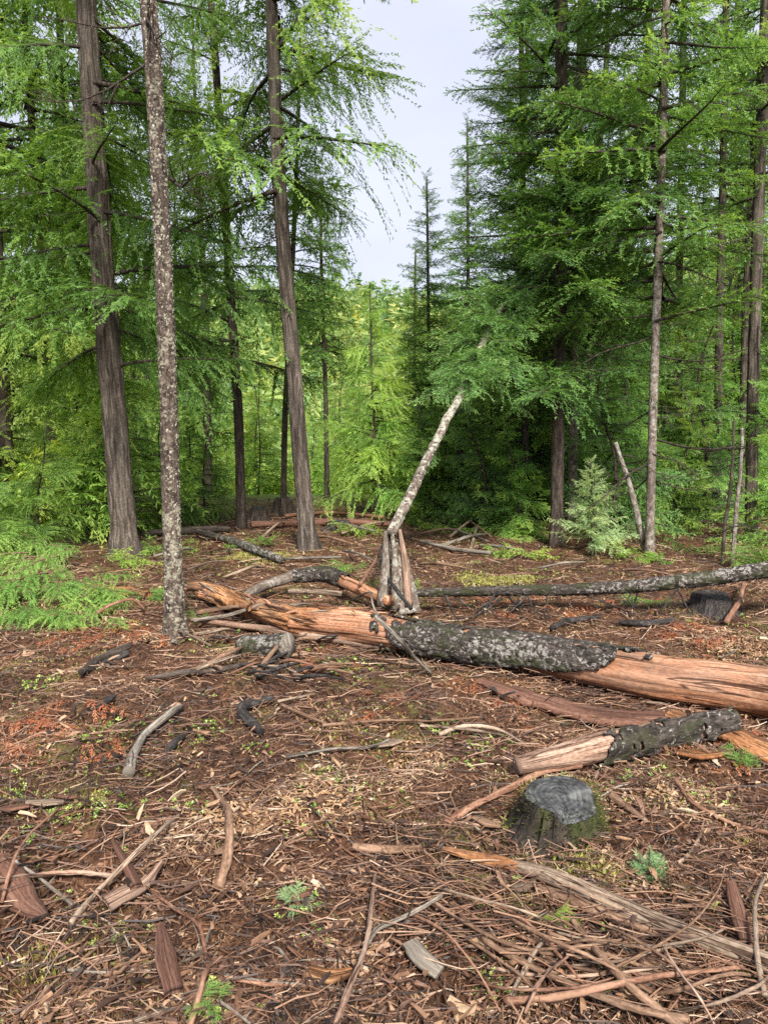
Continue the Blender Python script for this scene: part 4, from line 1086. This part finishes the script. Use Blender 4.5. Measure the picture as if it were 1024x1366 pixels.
S0 = stump('weathered cut stump with grey top and mossy black sides in the right foreground', 757, 1135, .136, .172, 3., lean=(0.05, .06))
def stump_moss():
    g = G(66); mb = MB(); b = np.array(S0.location)
    for k in range(2200):
        a = g.uniform(0, 6.28); low = g.random() ** 1.6
        if math.sin(a) > .4 and g.random() < .6: continue
        rr = .132 * (1.08 + .4 * (1 - low) ** 2) + g.normal() * .01; z = low * .19
        rr += .05 * (z < .03) * g.random()
        c = b + np.array([math.cos(a) * rr, math.sin(a) * rr, z]); s = g.uniform(.004, .012)
        d = np.array([math.cos(a), math.sin(a), g.uniform(.2, 1.2)]); t = np.array([-math.sin(a), math.cos(a), 0])
        V = [c - t * s * .5, c + t * s * .5, c + d * s * 1.5]; mb.add(V, None, [[0, 1, 2]], np.clip(.25 * g.random() + (.6 if low < .12 else .0), 0, 1), V)
    o = part('moss', mb, M_MOSS, S0, S0.location, smooth=False); o['kind'] = 'stuff'
stump_moss()
stump('dark low stump at right beyond the big fallen trunk', 958, 825, .155, .16, 8., top=B_CHAR, side=B_CHAR, detail=.6)
stump('broad dark stump at the foot of the slender dark trunk, back of the clearing', 344, 696, .13, .22, 12., top=B_CHAR, side=B_DARK, detail=.6)
stump('small black stump far back right of the central cedar', 452, 706, .15, .12, 15., top=B_CHAR, side=B_CHAR, detail=.5)
stump('small dark stump far back just left of the central cedar', 377, 686, .15, .3, 18., top=B_DARK, side=B_DARK, detail=.5)

# ------------------------------------------------------------------ sticks one can point to
SM = {'brown': W_BROWN, 'red': W_REDSTICK, 'tan': W_TAN, 'grey': W_GREY, 'char': B_CHAR, 'pink': W_PINK}
def stick(label, pts, w0, w1, m, lift=.012, name='stick', sides=8, wob=.008, seed=None, group=None, top=None):
    n = len(pts); lf = [l + .012 for l in (lift if isinstance(lift, (list, tuple)) else [lift] * n)]
    P = glog(pts, lf); dm = np.mean([p.y for p in P])
    mb = MB(); g = G(int(pts[0][0] * 7 + pts[0][1]))
    Q = tube(mb, P, [w0 / 2 / FPX * dm * .92, (w0 + w1) / 4 / FPX * dm * .92, w1 / 2 / FPX * dm * .85], sides, max(20, n * 11), .26, (40, 40, 14), True, g.uniform(0, 90), wob=wob * 1.4, tint=g.uniform(.35, .75))
    for k in range(g.integers(0, 3)):   # side twig stubs
        q = Q[int(g.uniform(.2, .9) * (len(Q) - 1))]; d = np.array([g.normal(), g.normal(), abs(g.normal()) * .4]); d *= g.uniform(.02, .07) / np.linalg.norm(d)
        tube(mb, [q, q + d], [w1 / 2 / FPX * dm * .7, .0008], 4, 3, tint=.5, curve=False)
    return thing(name, mb, SM[m], label, 'stick' if name == 'stick' else 'branch', group)

stick('long straight pale stick leaning across the grey pointed bark slab', [(92, 1234), (140, 1180), (190, 1130), (240, 1088)], 9, 6, 'tan', [.01, .06, .09, .04])
stick('thick tan stick lying level from the left picture edge', [(-8, 1176), (50, 1168), (100, 1166), (148, 1170)], 7, 8, 'pink', .05)
stick('pale thin stick slanting down under the level stick at left', [(20, 1148), (60, 1178), (100, 1208)], 5, 6, 'grey', .03)
stick('orange-brown whippy stem rising at the left edge', [(2, 1205), (14, 1160), (36, 1120), (78, 1080)], 5, 4, 'red', [.02, .08, .08, .02])
stick('curved dark root standing up in the middle of the left foreground', [(292, 1186), (304, 1140), (306, 1100), (292, 1062), (284, 1050)], 15, 8, 'brown', [.0, .06, .06, .04, .02])
stick('long bent red-brown stick running out at the bottom left', [(252, 1372), (268, 1318), (276, 1275), (266, 1235), (232, 1212), (200, 1190)], 9, 5, 'red', [.03, .04, .05, .05, .03, .01])
stick('short tan stick in the bottom edge left of the bent stick', [(170, 1366), (205, 1354), (245, 1345)], 8, 6, 'tan', .02)
stick('pale stick leaving the bottom edge right of the bent stick', [(290, 1334), (312, 1348), (335, 1366)], 5, 5, 'grey', .02)
stick('forked grey stick rising from the bottom edge left of centre', [(448, 1368), (462, 1325), (484, 1270), (496, 1210), (502, 1165)], 10, 6, 'pink', [.02, .05, .07, .06, .03])
stick('smooth curved stick branching right from the forked grey stick', [(486, 1262), (505, 1240), (545, 1222), (582, 1200), (596, 1186)], 9, 5, 'grey', [.06, .05, .05, .05, .03])
stick('stout brown stick crossing the brush pile down to the bottom right', [(764, 1228), (800, 1272), (840, 1316), (886, 1354), (920, 1380)], 10, 15, 'brown', [.04, .06, .07, .05, .05])
stick('long brown branch sweeping along the bottom of the brush pile', [(600, 1205), (660, 1262), (740, 1304), (820, 1338), (920, 1362)], 8, 12, 'brown', [.02, .05, .07, .06, .05], name='branch')
stick('red-brown branch rising right across the brush pile', [(672, 1336), (740, 1330), (810, 1315), (880, 1300), (986, 1288)], 12, 7, 'red', [.02, .05, .08, .08, .06], name='branch')
stick('yellow-brown forked stick in the left part of the brush pile', [(682, 1330), (700, 1295), (716, 1268), (728, 1254)], 9, 7, 'tan', [.02, .05, .06, .05])
stick('tan stem curving up at the right edge in the foreground', [(1020, 1330), (1012, 1290), (1008, 1240), (1006, 1205), (1018, 1170)], 8, 6, 'tan', [.05, .07, .07, .07, .04])
stick('thin whippy stem arching over the long tan pole', [(800, 1300), (860, 1270), (910, 1240), (950, 1200), (968, 1150)], 4, 2, 'brown', [.06, .1, .13, .12, .05])
stick('pale stem crossing from the brush pile onto the tan pole', [(830, 1262), (880, 1262), (930, 1252), (962, 1240)], 5, 3, 'tan', [.06, .08, .08, .06])
for k, (pts, w0, w1, m) in enumerate([
    ([(610, 1215), (690, 1250), (760, 1268), (850, 1276)], 6, 4, 'red'), ([(640, 1240), (720, 1280), (800, 1296), (900, 1300)], 7, 5, 'brown'),
    ([(700, 1220), (760, 1250), (830, 1262), (920, 1262)], 5, 4, 'tan'), ([(650, 1290), (730, 1302), (820, 1300), (905, 1288)], 6, 4, 'pink'),
    ([(720, 1240), (800, 1270), (880, 1296), (960, 1330)], 6, 5, 'brown'), ([(590, 1232), (650, 1270), (700, 1310), (730, 1350)], 6, 4, 'brown'),
    ([(760, 1290), (840, 1280), (900, 1262), (960, 1250)], 5, 4, 'tan'), ([(620, 1262), (700, 1268), (790, 1260), (870, 1240)], 5, 3, 'brown'),
    ([(640, 1200), (700, 1230), (740, 1270), (790, 1330)], 5, 4, 'red'), ([(560, 1190), (620, 1230), (690, 1262), (770, 1280)], 6, 5, 'brown'),
    ([(860, 1330), (910, 1318), (960, 1300), (1010, 1300)], 7, 5, 'brown'), ([(900, 1350), (950, 1340), (1000, 1322), (1030, 1300)], 6, 5, 'tan'),
    ([(700, 1352), (720, 1310), (752, 1280), (800, 1250)], 5, 3, 'pink'), ([(630, 1310), (700, 1320), (780, 1316), (850, 1290)], 6, 4, 'red'),
    ([(790, 1230), (850, 1256), (900, 1290), (930, 1330)], 5, 4, 'brown'), ([(540, 1215), (600, 1250), (640, 1300), (668, 1352)], 5, 3, 'red'),
    ([(880, 1240), (900, 1290), (930, 1330), (950, 1366)], 5, 4, 'pink'), ([(570, 1180), (640, 1200), (700, 1215), (760, 1245)], 5, 3, 'tan'),
    ([(740, 1262), (800, 1256), (860, 1268), (910, 1290)], 5, 3, 'brown'), ([(660, 1215), (730, 1252), (810, 1286), (880, 1330)], 7, 5, 'brown')]):
    stick('thin brown branch woven into the brush pile at bottom right', pts, w0, w1, m, [.02, .03 + .004 * k, .035 + .004 * k, .02], group='thin branches of the brush pile')
stick('diagonal weathered stick leaning from the splintered stub over the fallen trunk', [(500, 822), (532, 852), (556, 880), (576, 898)], 6, 6, 'grey', [.38, .28, .12, .02])
stick('thin curved twig arching over beside the splintered stub', [(470, 800), (492, 790), (500, 815), (512, 835)], 3, 3, 'grey', [.2, .3, .28, .2])
stick('dark bent twig standing against the splintered stub', [(548, 812), (520, 775), (508, 748), (516, 720)], 5, 4, 'char', [.2, .3, .35, .3])
stick('reddish branch stub rising by the arched mossy log', [(480, 780), (502, 745), (520, 720)], 5, 3, 'red', [.2, .3, .3])
stick('red broken branch crossing beside the dark low stump', [(968, 830), (982, 808), (992, 778)], 8, 7, 'red', [.02, .08, .10])
stick('pale thin stick at the foot of the lichen trunk', [(222, 838), (250, 846), (282, 862)], 5, 3, 'tan', [.04, .05, .02])
tg = G(333)
for k in range(22):
    x0, y0 = tg.uniform(235, 420), tg.uniform(846, 905); a = tg.uniform(-.9, .3); l = tg.uniform(25, 75)
    stick('dark broken branch in the tangle before the small sawn log', [(x0, y0), (x0 + l * .5, y0 + a * l * .3 - 4), (x0 + l, y0 + a * l * .7)], tg.uniform(3, 9), 3, ('brown', 'char', 'tan', 'red', 'char')[k % 5], [.01, tg.uniform(.03, .1), tg.uniform(.01, .08)], group='dark broken branches before the small sawn log')
stick('thin bare stick lying from the lichen trunk to the shattered log', [(262, 818), (310, 810), (345, 812)], 7, 5, 'brown', [.08, .14, .18])
stick('second thin stick just under the bare stick by the shattered log', [(258, 828), (300, 822), (350, 806)], 6, 5, 'grey', [.05, .10, .2])
stick('thin red stick left of the lichen trunk by the green sprigs', [(130, 818), (150, 806), (178, 800), (192, 812)], 5, 4, 'red', [.06, .09, .1, .06])
stick('long grey stick in the middle distance behind the charred elbow', [(370, 936), (400, 930), (420, 925)], 5, 4, 'tan', .03)
stick('thin grey stick lying right of the charred elbow', [(375, 940), (410, 955), (440, 968)], 5, 4, 'brown', .03)
stick('long thin stick level across the middle of the clearing', [(430, 968), (500, 962), (580, 962), (640, 958)], 5, 3, 'brown', .03)
stick('long grey stick at right of the middle clearing floor', [(382, 1010), (440, 1000), (500, 996), (520, 988)], 5, 4, 'grey', .03)
stick('rough orange stick running from lower left up to the short log end', [(594, 1100), (630, 1075), (680, 1052), (728, 1030), (775, 1022)], 11, 10, 'red', [.01, .02, .025, .03, .03])
stick('curved branch in the litter left of the short log', [(585, 980), (625, 968), (660, 972), (700, 992)], 7, 4, 'tan', [.02, .04, .04, .02])
stick('dark stick slanting right of the cut stump', [(900, 1040), (930, 1075), (980, 1100), (1030, 1112)], 7, 6, 'red', .02)
stick('brown wood strip right of the cut stump', [(815, 1062), (840, 1080), (862, 1095)], 14, 8, 'brown', .015)
stick('grey stick pointing back from the dark low stump', [(886, 880), (905, 890), (925, 903)], 5, 4, 'grey', .03)
stick('thin pale stick in front of the red bark slab', [(560, 968), (610, 972), (670, 980)], 5, 4, 'tan', .03)

for k, (x0, y0, x1, y1, w_) in enumerate([(575, 702, 650, 722, 5), (600, 716, 640, 690, 4), (612, 690, 655, 716, 4), (590, 728, 650, 712, 5), (628, 732, 640, 692, 5), (560, 712, 610, 706, 4), (440, 700, 500, 708, 5), (455, 712, 520, 696, 4), (400, 690, 450, 702, 4), (640, 728, 700, 736, 5), (350, 716, 380, 696, 4), (420, 716, 470, 726, 5), (205, 742, 260, 732, 5), (250, 760, 300, 748, 4), (560, 752, 640, 762, 4), (720, 758, 780, 750, 4), (300, 770, 350, 756, 5), (830, 760, 900, 768, 4), (460, 735, 505, 752, 4), (210, 720, 262, 716, 4)]):
    stick('thin grey dead stick lying at the back of the clearing', [(x0, y0), ((x0 + x1) / 2, (y0 + y1) / 2 - 3), (x1, y1)], w_, w_ * .6, ('grey', 'tan', 'brown')[k % 3], [.03, .10, .06], group='dead sticks at the back of the clearing')
g = G(500)                          # the many middling sticks: more than a twig, less than a branch
N_ST = 190
for k in range(N_ST):
    py = 860 + 506 * g.random() ** .8; px = g.uniform(-20, 1044)
    if k % 3 == 0: py = g.uniform(730, 900)
    try: p = gp(px, py, .012)
    except Exception: continue
    L_ = g.uniform(.12, .5) * (1.5 if py < 900 else 1); a = g.normal() * .8 if g.random() < .7 else g.uniform(0, 3.14)
    d = np.array([math.cos(a), math.sin(a)]) * L_ / 2; bend = g.normal() * .045 * L_ * 2
    nrm = np.array([-d[1], d[0]]) / (L_ / 2)
    P = []
    for t in (-1, -.3, .4, 1):
        x, y = p.x + d[0] * t + nrm[0] * bend * (1 - t * t), p.y + d[1] * t + nrm[1] * bend * (1 - t * t)
        P.append((x, y, gz1(x, y) + .012 + .012 * g.random()))
    r_ = g.uniform(.002, .0065)
    mb = MB(); Q = tube(mb, P, [r_ * .9, r_ * 1.1, r_ * .8, r_, r_ * .35], 6, 20, .3, (40, 40, 9), True, k * 1.3, wob=.01, tint=g.uniform(.2, .9))
    thing('stick', mb, (W_BROWN, W_REDSTICK, W_TAN, W_BROWN, W_GREY, W_PINK)[g.integers(6)], 'thin crooked stick lying loose in the litter of the clearing', 'stick', 'loose sticks in the litter')
print('sticks done')

# ------------------------------------------------------------------ litter: nobody could count it
def rots(yaw, pitch, roll):
    cy_, sy = np.cos(yaw), np.sin(yaw); cp, sp = np.cos(pitch), np.sin(pitch); cr_, sr = np.cos(roll), np.sin(roll)
    z = np.zeros_like(yaw); o = np.ones_like(yaw)
    Rz = np.stack([np.stack([cy_, -sy, z], -1), np.stack([sy, cy_, z], -1), np.stack([z, z, o], -1)], -2)
    Ry = np.stack([np.stack([cp, z, -sp], -1), np.stack([z, o, z], -1), np.stack([sp, z, cp], -1)], -2)
    Rx = np.stack([np.stack([o, z, z], -1), np.stack([z, cr_, -sr], -1), np.stack([z, sr, cr_], -1)], -2)
    return Rz @ Ry @ Rx

def floor_points(n, g, ymin=1.25, ymax=16.5, power=1.0, wide=1.12, mask=None):
    """points on the clearing floor, density falling with distance"""
    u = g.random(int(n)); y = ymin * (ymax / ymin) ** (u ** power)
    x = g.uniform(-.56, .56, len(y)) * wide * y
    if mask is not None:
        k = mask(x, y, g); x, y = x[k], y[k]
    return x, y

def scatter(name, n, g, tv, tf, size, mat, label, tint, lift=0.004, pitch=.25, ymin=1.25, ymax=16.5, power=1., mask=None, quad=False, cat='litter', aniso=None, growth=.0, centers=None):
    if centers:
        C = [(gp(px, py), q) for px, py, q in centers]; wq = np.array([q * q for _, q in C]); k = g.choice(len(C), int(n), p=wq / wq.sum())
        cc = np.array([(c.x, c.y, q) for c, q in C])[k]
        a_ = g.uniform(0, 6.28, int(n)); rr = cc[:, 2] * np.sqrt(g.random(int(n))) * (1 + .5 * noise3(np.stack([np.cos(a_) * 1.5 + cc[:, 0] * 9, np.sin(a_) * 1.5, a_ * 0 + 2], 1)) + .25 * g.normal(size=int(n)))
        x, y = cc[:, 0] + np.cos(a_) * rr * 1.3, cc[:, 1] + np.sin(a_) * rr
    else: x, y = floor_points(n, g, ymin, ymax, power, mask=mask)
    n = len(x); z = gz(x, y)
    dist = np.hypot(x, y)
    s = g.uniform(size[0], size[1], n) * (1 + growth * np.clip(dist - 3, 0, 12))
    M = rots(g.uniform(0, 2 * np.pi, n), g.normal(size=n) * pitch, g.normal(size=n) * pitch)
    V = []; F = []; k = 0
    var = len(tv); pick = g.integers(0, var, n)
    mb = MB(); nv = len(tv[0]) 
    T = np.stack(tv)[pick]                                  # n, nv, 3
    sc = s[:, None, None] * np.ones((1, 1, 3))
    if aniso is not None: sc = sc * np.stack([np.ones(n), g.uniform(*aniso, n), np.ones(n)], -1)[:, None, :]
    W = np.einsum('nij,nkj->nki', M, T * sc) + np.stack([x, y, z + lift + g.random(n) * lift * 2], -1)[:, None, :]
    F = (np.asarray(tf)[None] + (np.arange(n) * nv)[:, None, None]).reshape(-1, np.asarray(tf).shape[1])
    ti = tint(x, y, n, g)
    tcs = (T * sc).reshape(-1, 3) + np.repeat(g.uniform(0, 50, (n, 3)), nv, 0)
    mb.add(W.reshape(-1, 3), F if quad else None, None if quad else F, np.repeat(np.clip(ti, 0, 1), nv), tcs)
    o = link(name, mb.mesh(name, mat, None, False)); tag(o, label, cat, kind='stuff')
    return o

g = G(900)
# wood chips: bent irregular plates with thickness
chips = []
for k in range(14):
    q = np.array([[-.5, -.17, 0], [0, -.2, .04], [.5, -.14, 0], [.47, .13, .0], [0, .2, .04], [-.47, .16, 0]]) * np.array([1, g.uniform(.35, 1.1), 1]) + g.normal(size=(6, 3)) * np.array([.09, .05, .04])
    chips.append(np.concatenate([q, q * .96 - np.array([0, 0, .07])]))
cf = [[0, 1, 4, 5], [1, 2, 3, 4], [5 + 6, 4 + 6, 1 + 6, 0 + 6], [4 + 6, 3 + 6, 2 + 6, 1 + 6]] + [[a, a + 6, (a + 1) % 6 + 6, (a + 1) % 6] for a in range(6)]
def tint_patch(x, y, n, g):
    return .41 + .34 * n2(x, y, 1.1, 40) + .36 * n2(x, y, 3.2, 44) + .2 * n2(x, y, 9, 48) + g.normal(size=n) * .2
scatter('wood_chips', 72000, g, [c[:6] for c in chips], [[0, 1, 4, 5], [1, 2, 3, 4]], (.006, .032), M_CHIPS, 'brown, orange and tan wood chips strewn over the clearing floor', tint_patch, .011, .42, quad=True, aniso=(.4, 1.3), growth=.12, cat='wood chips')
scatter('bark_scraps', 2400, g, chips, cf, (.03, .075), M_CHIPS, 'larger torn bark scraps strewn over the clearing floor', tint_patch, .020, .35, quad=True, aniso=(.3, 1.0), growth=.04, cat='bark scraps')
# twigs
tw = []
for k in range(12):
    P = np.array([[-.5, 0, 0], [-.17, g.normal() * .06, g.normal() * .02], [.17, g.normal() * .08, .02], [.5, g.normal() * .06, 0]])
    m = MB(); tube(m, P, [.014, .013, .007], 3, 4, caps=False); tw.append(np.concatenate(m.v)); tf = np.concatenate(m.q)
scatter('twigs', 15000, g, tw, tf, (.04, .22), M_TWIGS, 'fine brown twigs scattered all over the clearing floor', lambda x, y, n, g: .5 + .25 * n2(x, y, 1.4, 60) + g.normal(size=n) * .24, .013, .16, quad=True, growth=.07, cat='twigs')
scatter('fine_needles', 60000, g, [np.array([[-.5, -.018, 0], [-.5, .018, 0], [.5, 0, .02]]), np.array([[-.5, -.02, 0], [-.4, .02, 0.05], [.5, 0.06, -.03]])], [[0, 1, 2]], (.02, .085), M_NEEDLE, 'dry rusty needles and fibres covering the clearing floor', tint_patch, .005, .25, growth=.1, cat='needle litter')
# low moss and small green plants, in patches
def patch(s, thr, o):
    return lambda x, y, g: (n2(x, y, s, o) + .5 * n2(x, y, s * 3.1, o + 3) > thr + g.random(len(x)) * .15)
leafv = []
for k in range(8):
    vs = []
    for a in range(5):
        t = a * 1.256 + g.normal() * .2; c, s_ = math.cos(t), math.sin(t); l = g.uniform(.35, .6); h = g.uniform(.15, .5)
        vs += [[0, 0, 0], [c * l * .6 - s_ * .14, s_ * l * .6 + c * .14, h], [c * l, s_ * l, h * .9], [c * l * .6 + s_ * .14, s_ * l * .6 - c * .14, h]]
    leafv.append(np.array(vs))
lf = [[4 * a, 4 * a + 1, 4 * a + 2, 4 * a + 3] for a in range(5)]
scatter('small_plants', 10000, g, leafv, lf, (.014, .040), M_GREEN, 'tiny bright green seedlings growing in patches through the litter', lambda x, y, n, g: .5 + g.normal(size=n) * .25, .004, .25, mask=patch(1.6, .19, 71), quad=True, growth=.08, cat='ground plants')
scatter('moss', 90000, g, [np.array([[-.2, -.1, 0], [.2, .1, 0], [.05, 0, .6]]), np.array([[-.1, -.2, 0], [.1, .2, 0], [-.1, .1, .5]])], [[0, 1, 2]], (.011, .028), M_MOSS, 'yellowish moss in soft patches on the clearing floor', lambda x, y, n, g: .5 + .4 * n2(x, y, 2, 9) + g.normal(size=n) * .2, .001, .4, mask=patch(1.25, .07, 83), growth=.12, cat='moss')
scatter('leafy_sprigs', 430, g, leafv, lf, (.012, .032), M_GREEN, 'small clumps of bright green leaves between the sticks', lambda x, y, n, g: .6 + g.normal(size=n) * .25, .012, .35, quad=True, growth=.05, cat='ground plants', centers=[(90, 1088, .09), (150, 1080, .08), (250, 1085, .07), (395, 1215, .07), (640, 1000, .08), (735, 1235, .04), (20, 1070, .06), (600, 975, .08), (280, 1350, .07), (70, 1205, .05), (425, 1250, .05), (655, 1335, .05), (990, 1020, .08), (140, 990, .09), (280, 975, .08), (460, 895, .15), (60, 915, .12), (930, 1065, .06), (600, 1245, .04), (335, 1010, .06)])
scatter('shredded_chips', 3000, g, chips, cf[:2] + cf[4:], (.012, .04), litter_mat('pale_chip', [(0, (.16, .085, .04)), (.5, (.42, .25, .13)), (1, (.58, .41, .25))]), 'pale orange shredded wood chips in a patch left of centre', lambda x, y, n, g: .5 + g.normal(size=n) * .25, .008, .3, centers=[(355, 1085, .16), (415, 1072, .2), (325, 1112, .10), (330, 1188, .05), (240, 1345, .06), (190, 850, .16), (290, 1095, .08), (700, 925, .14), (905, 1060, .12), (560, 1010, .12), (480, 1300, .07), (990, 860, .3)], quad=True, aniso=(.4, 1.2), cat='wood chips')
scatter('golden_moss', 9000, g, [np.array([[-.2, -.1, 0], [.2, .1, 0], [.05, 0, .9]]), np.array([[-.1, -.2, 0], [.1, .2, 0], [-.2, .1, .8]])], [[0, 1, 2]], (.014, .040), M_MOSS, 'golden moss in front of the mossy cut stump', lambda x, y, n, g: .72 + g.normal(size=n) * .2, .001, .5, ymin=1.8, ymax=4, centers=[(785, 1158, .09), (815, 1172, .07), (690, 1205, .04), (640, 1180, .05), (755, 1158, .08), (60, 1290, .06), (120, 1070, .07), (340, 740, .3), (660, 775, .3)], cat='moss')
def brush_twigs():
    g = G(606); mb = MB()
    for k in range(420):
        px = g.uniform(540, 1020); py = 1180 + (px - 540) * .24 + g.normal() * 42 + 20
        if py > 1372: continue
        c = gp(px, py); a = -.35 + g.normal() * .5; L_ = g.uniform(.08, .4); h = g.uniform(.005, .075)
        d = np.array([math.cos(a), math.sin(a), g.normal() * .08]) * L_ / 2; b = np.array([-d[1], d[0], 0]) * g.normal() * .35
        q = np.array([c.x, c.y, gz1(c.x, c.y) + h])
        tube(mb, [q - d, q + b, q + d], [g.uniform(.0012, .004), .002, .0008], 4, 6, .0, caps=False, tint=g.uniform(.15, .95), wob=.01, seed=k)
    o = link('brush_twigs', mb.mesh('brush_twigs', M_TWIGS)); tag(o, 'tangle of fine twigs filling the brush pile at bottom right', 'twigs', kind='stuff')
brush_twigs()
def log_debris():
    g = G(717); mb = MB(); Q = np.asarray(QM)
    for k in range(260):
        q = Q[int(g.uniform(0, .62) * (len(Q) - 1))]; on = g.random() < .22
        x = q[0] + g.normal() * .1; y = q[1] + (g.normal() * .04 if on else -.17 - abs(g.normal()) * .09)
        z = q[2] + .135 if on else gz1(x, y) + g.uniform(.005, .05)
        a = g.uniform(-.6, .3) if not on else g.uniform(0, 3.1); L_ = g.uniform(.03, .22 if not on else .09)
        d = np.array([math.cos(a), math.sin(a), g.normal() * .12 if not on else 0]) * L_ / 2; b = np.array([-d[1], d[0], 0]) * g.normal() * .3
        tube(mb, [(x, y, z) - d, (x, y, z) + b, (x, y, z) + d], [g.uniform(.0015, .006), .003, .001], 4, 6, .0, caps=False, tint=g.uniform(.1, .95), wob=.006, seed=k)
    o = link('log_debris', mb.mesh('log_debris', M_TWIGS)); tag(o, 'small twigs and splinters caught against the big fallen trunk', 'twigs', kind='stuff')
log_debris()
print('litter done')

# dead rusty fronds lying about
def fronds(name, label, spots, leaf, kind='cedar', sc=(.2, .4), n=6, pitch=(-.05, .1), hi=False, lift=.02, seed=3, cat='fronds', spread=.15, tint=.0, kindtag='stuff'):
    g = G(seed); fol, wood = MB(), MB()
    for (px, py) in spots:
        c = gp(px, py)
        for k in range(n):
            x, y = c.x + g.normal() * spread, c.y + g.normal() * spread
            place(fol, wood, kind, hi, g, (x, y, gz1(x, y) + lift), g.uniform(0, 6.28), g.uniform(*pitch), g.uniform(*sc), g.uniform(-.3, .3), g.normal() * .1 + tint)
    o = link(name, fol.mesh(name, leaf, None, False)); tag(o, label, cat, kind=kindtag)
    w_ = link('stems', wood.mesh('stems', W_BROWN), o)
    return o
fronds('dead_fronds', 'rusty orange dead cedar sprays lying flat on the litter', [(40, 968), (95, 975), (140, 860), (180, 845), (60, 985), (110, 850), (640, 925), (690, 935), (700, 800), (830, 812), (900, 845), (640, 800), (60, 1010), (520, 935), (930, 1000), (420, 910), (210, 850), (760, 812), (980, 860)], LEAF_DEAD, n=9, sc=(.12, .28), seed=5, cat='dead fronds', pitch=(-.02, .12))
def green_fronds():
    """heap of fresh cut fronds at left: each bough a bough"""
    g = G(7)
    k = -1
    for (px, py, s, t, lift) in [(10, 770, .75, .15, .22), (50, 775, .7, .2, .22), (20, 800, .7, .1, .16), (70, 800, .7, .15, .16), (100, 790, .6, .1, .16), (120, 815, .6, .15, .12), (150, 828, .45, .25, .08), (90, 825, .5, .1, .1), (30, 828, .5, -.1, .08), (60, 760, .5, .1, .28), (0, 745, .7, .2, .32), (140, 800, .5, -.1, .12), (10, 835, .45, .0, .08), (115, 832, .4, .2, .06), (-30, 800, .8, .1, .2), (80, 770, .5, .2, .2)]:
        c = gp(px, py)
        fol, wood = MB(), MB(); k += 1
        for q in range(4):
            place(fol, wood, 'cedar', True, g, (c.x + g.normal() * .12, c.y + .12 + g.normal() * .1, gz1(c.x, c.y) + lift + g.normal() * .03), g.uniform(-2.6, -.3), g.uniform(-.15, .25), s * g.uniform(.6, 1.0), g.uniform(-.3, .3), t + g.normal() * .05, .9)
        o = root('cedar_bough', (c.x, c.y, gz1(c.x, c.y)), {6: 'green cedar bough at the tip of the heap, nearest the lichen trunk', 13: 'small green cedar bough at the near right front of the heap'}.get(k, 'bright green cedar bough in the heap of fronds at the left edge'), 'bough', 'green cedar boughs heaped at left')
        part('foliage', fol, LEAF_BRIGHT, o, o.location, smooth=False); part('stems', wood, W_BROWN, o, o.location)
green_fronds()

def plant(label, px, py, n, s, leaf, seed, name='low_plant', kind='cedar', lift=.03, cat='plant', hi=True, group=None, tint=.1, pit=(.1, .9)):
    g = G(seed); c = gp(px, py); fol, wood = MB(), MB()
    for k in range(n):
        place(fol, wood, kind, hi, g, (c.x + g.normal() * s * .25, c.y + g.normal() * s * .2, gz1(c.x, c.y) + lift), g.uniform(0, 6.28), g.uniform(*pit), s * g.uniform(.5, 1), 0, tint + g.normal() * .08)
    o = root(name, c, label, cat, group)
    part('foliage', fol, leaf, o, c, smooth=False); part('stems', wood, W_BROWN, o, c)
plant('green sprig growing by the foot of the lichen trunk, between it and the orange wood', 196, 800, 9, .28, LEAF_BRIGHT, 1, pit=(.0, .4))
plant('small green frond clump at the right foot of the lichen trunk', 262, 830, 6, .16, LEAF_BRIGHT, 2)
plant('green fern clump behind the arched mossy log', 452, 762, 9, .26, LEAF_BRIGHT, 3, pit=(.1, .7))
plant('bright sprig growing at the foot of the splintered stub', 558, 802, 6, .2, LEAF_YOUNG, 4, pit=(.6, 1.3))
plant('yellow-green shrub with upright sprays beside the right edge trunk', 1010, 762, 14, .5, LEAF_BRIGHT, 5, pit=(.3, 1.2))
plant('low green plant near the foot of the pale blotched trunk', 882, 752, 8, .2, LEAF_BRIGHT, 6)
plant('low green plant under the thin mottled log at right', 862, 806, 8, .22, LEAF_BRIGHT, 7, pit=(.1, .5))
plant('grassy green tuft at the right edge beside the red bark slab', 1003, 1026, 9, .13, LEAF_BRIGHT, 8)
plant('yellow-leaved seedling between the brush pile and the long tan pole', 738, 1238, 7, .08, LEAF_YOUNG, 9, tint=.3)
plant('pale green moss tuft low in the middle of the foreground', 395, 1215, 9, .08, LEAF_PALE, 10, tint=.2)
plant('green leafy tuft at the bottom edge by the brown sticks', 285, 1352, 8, .08, LEAF_BRIGHT, 11)
plant('green shaded frond low at the left wood edge', 30, 725, 10, .5, LEAF_CEDAR, 12, pit=(.0, .5))
for k, (x, y) in enumerate([(205, 700), (245, 690), (120, 722), (470, 712), (560, 700), (590, 708), (620, 715), (240, 738), (90, 712), (160, 752), (185, 735), (690, 745), (340, 728), (480, 668), (540, 680), (690, 712), (930, 738), (850, 745)]):
    plant('low leafy sprig at the back edge of the clearing', x, y, 12, .42, (LEAF_CEDAR, LEAF_YOUNG)[k % 2], 40 + k, group='leafy sprigs at the back edge of the clearing', pit=(-.05, .6), hi=False)
print('script done')
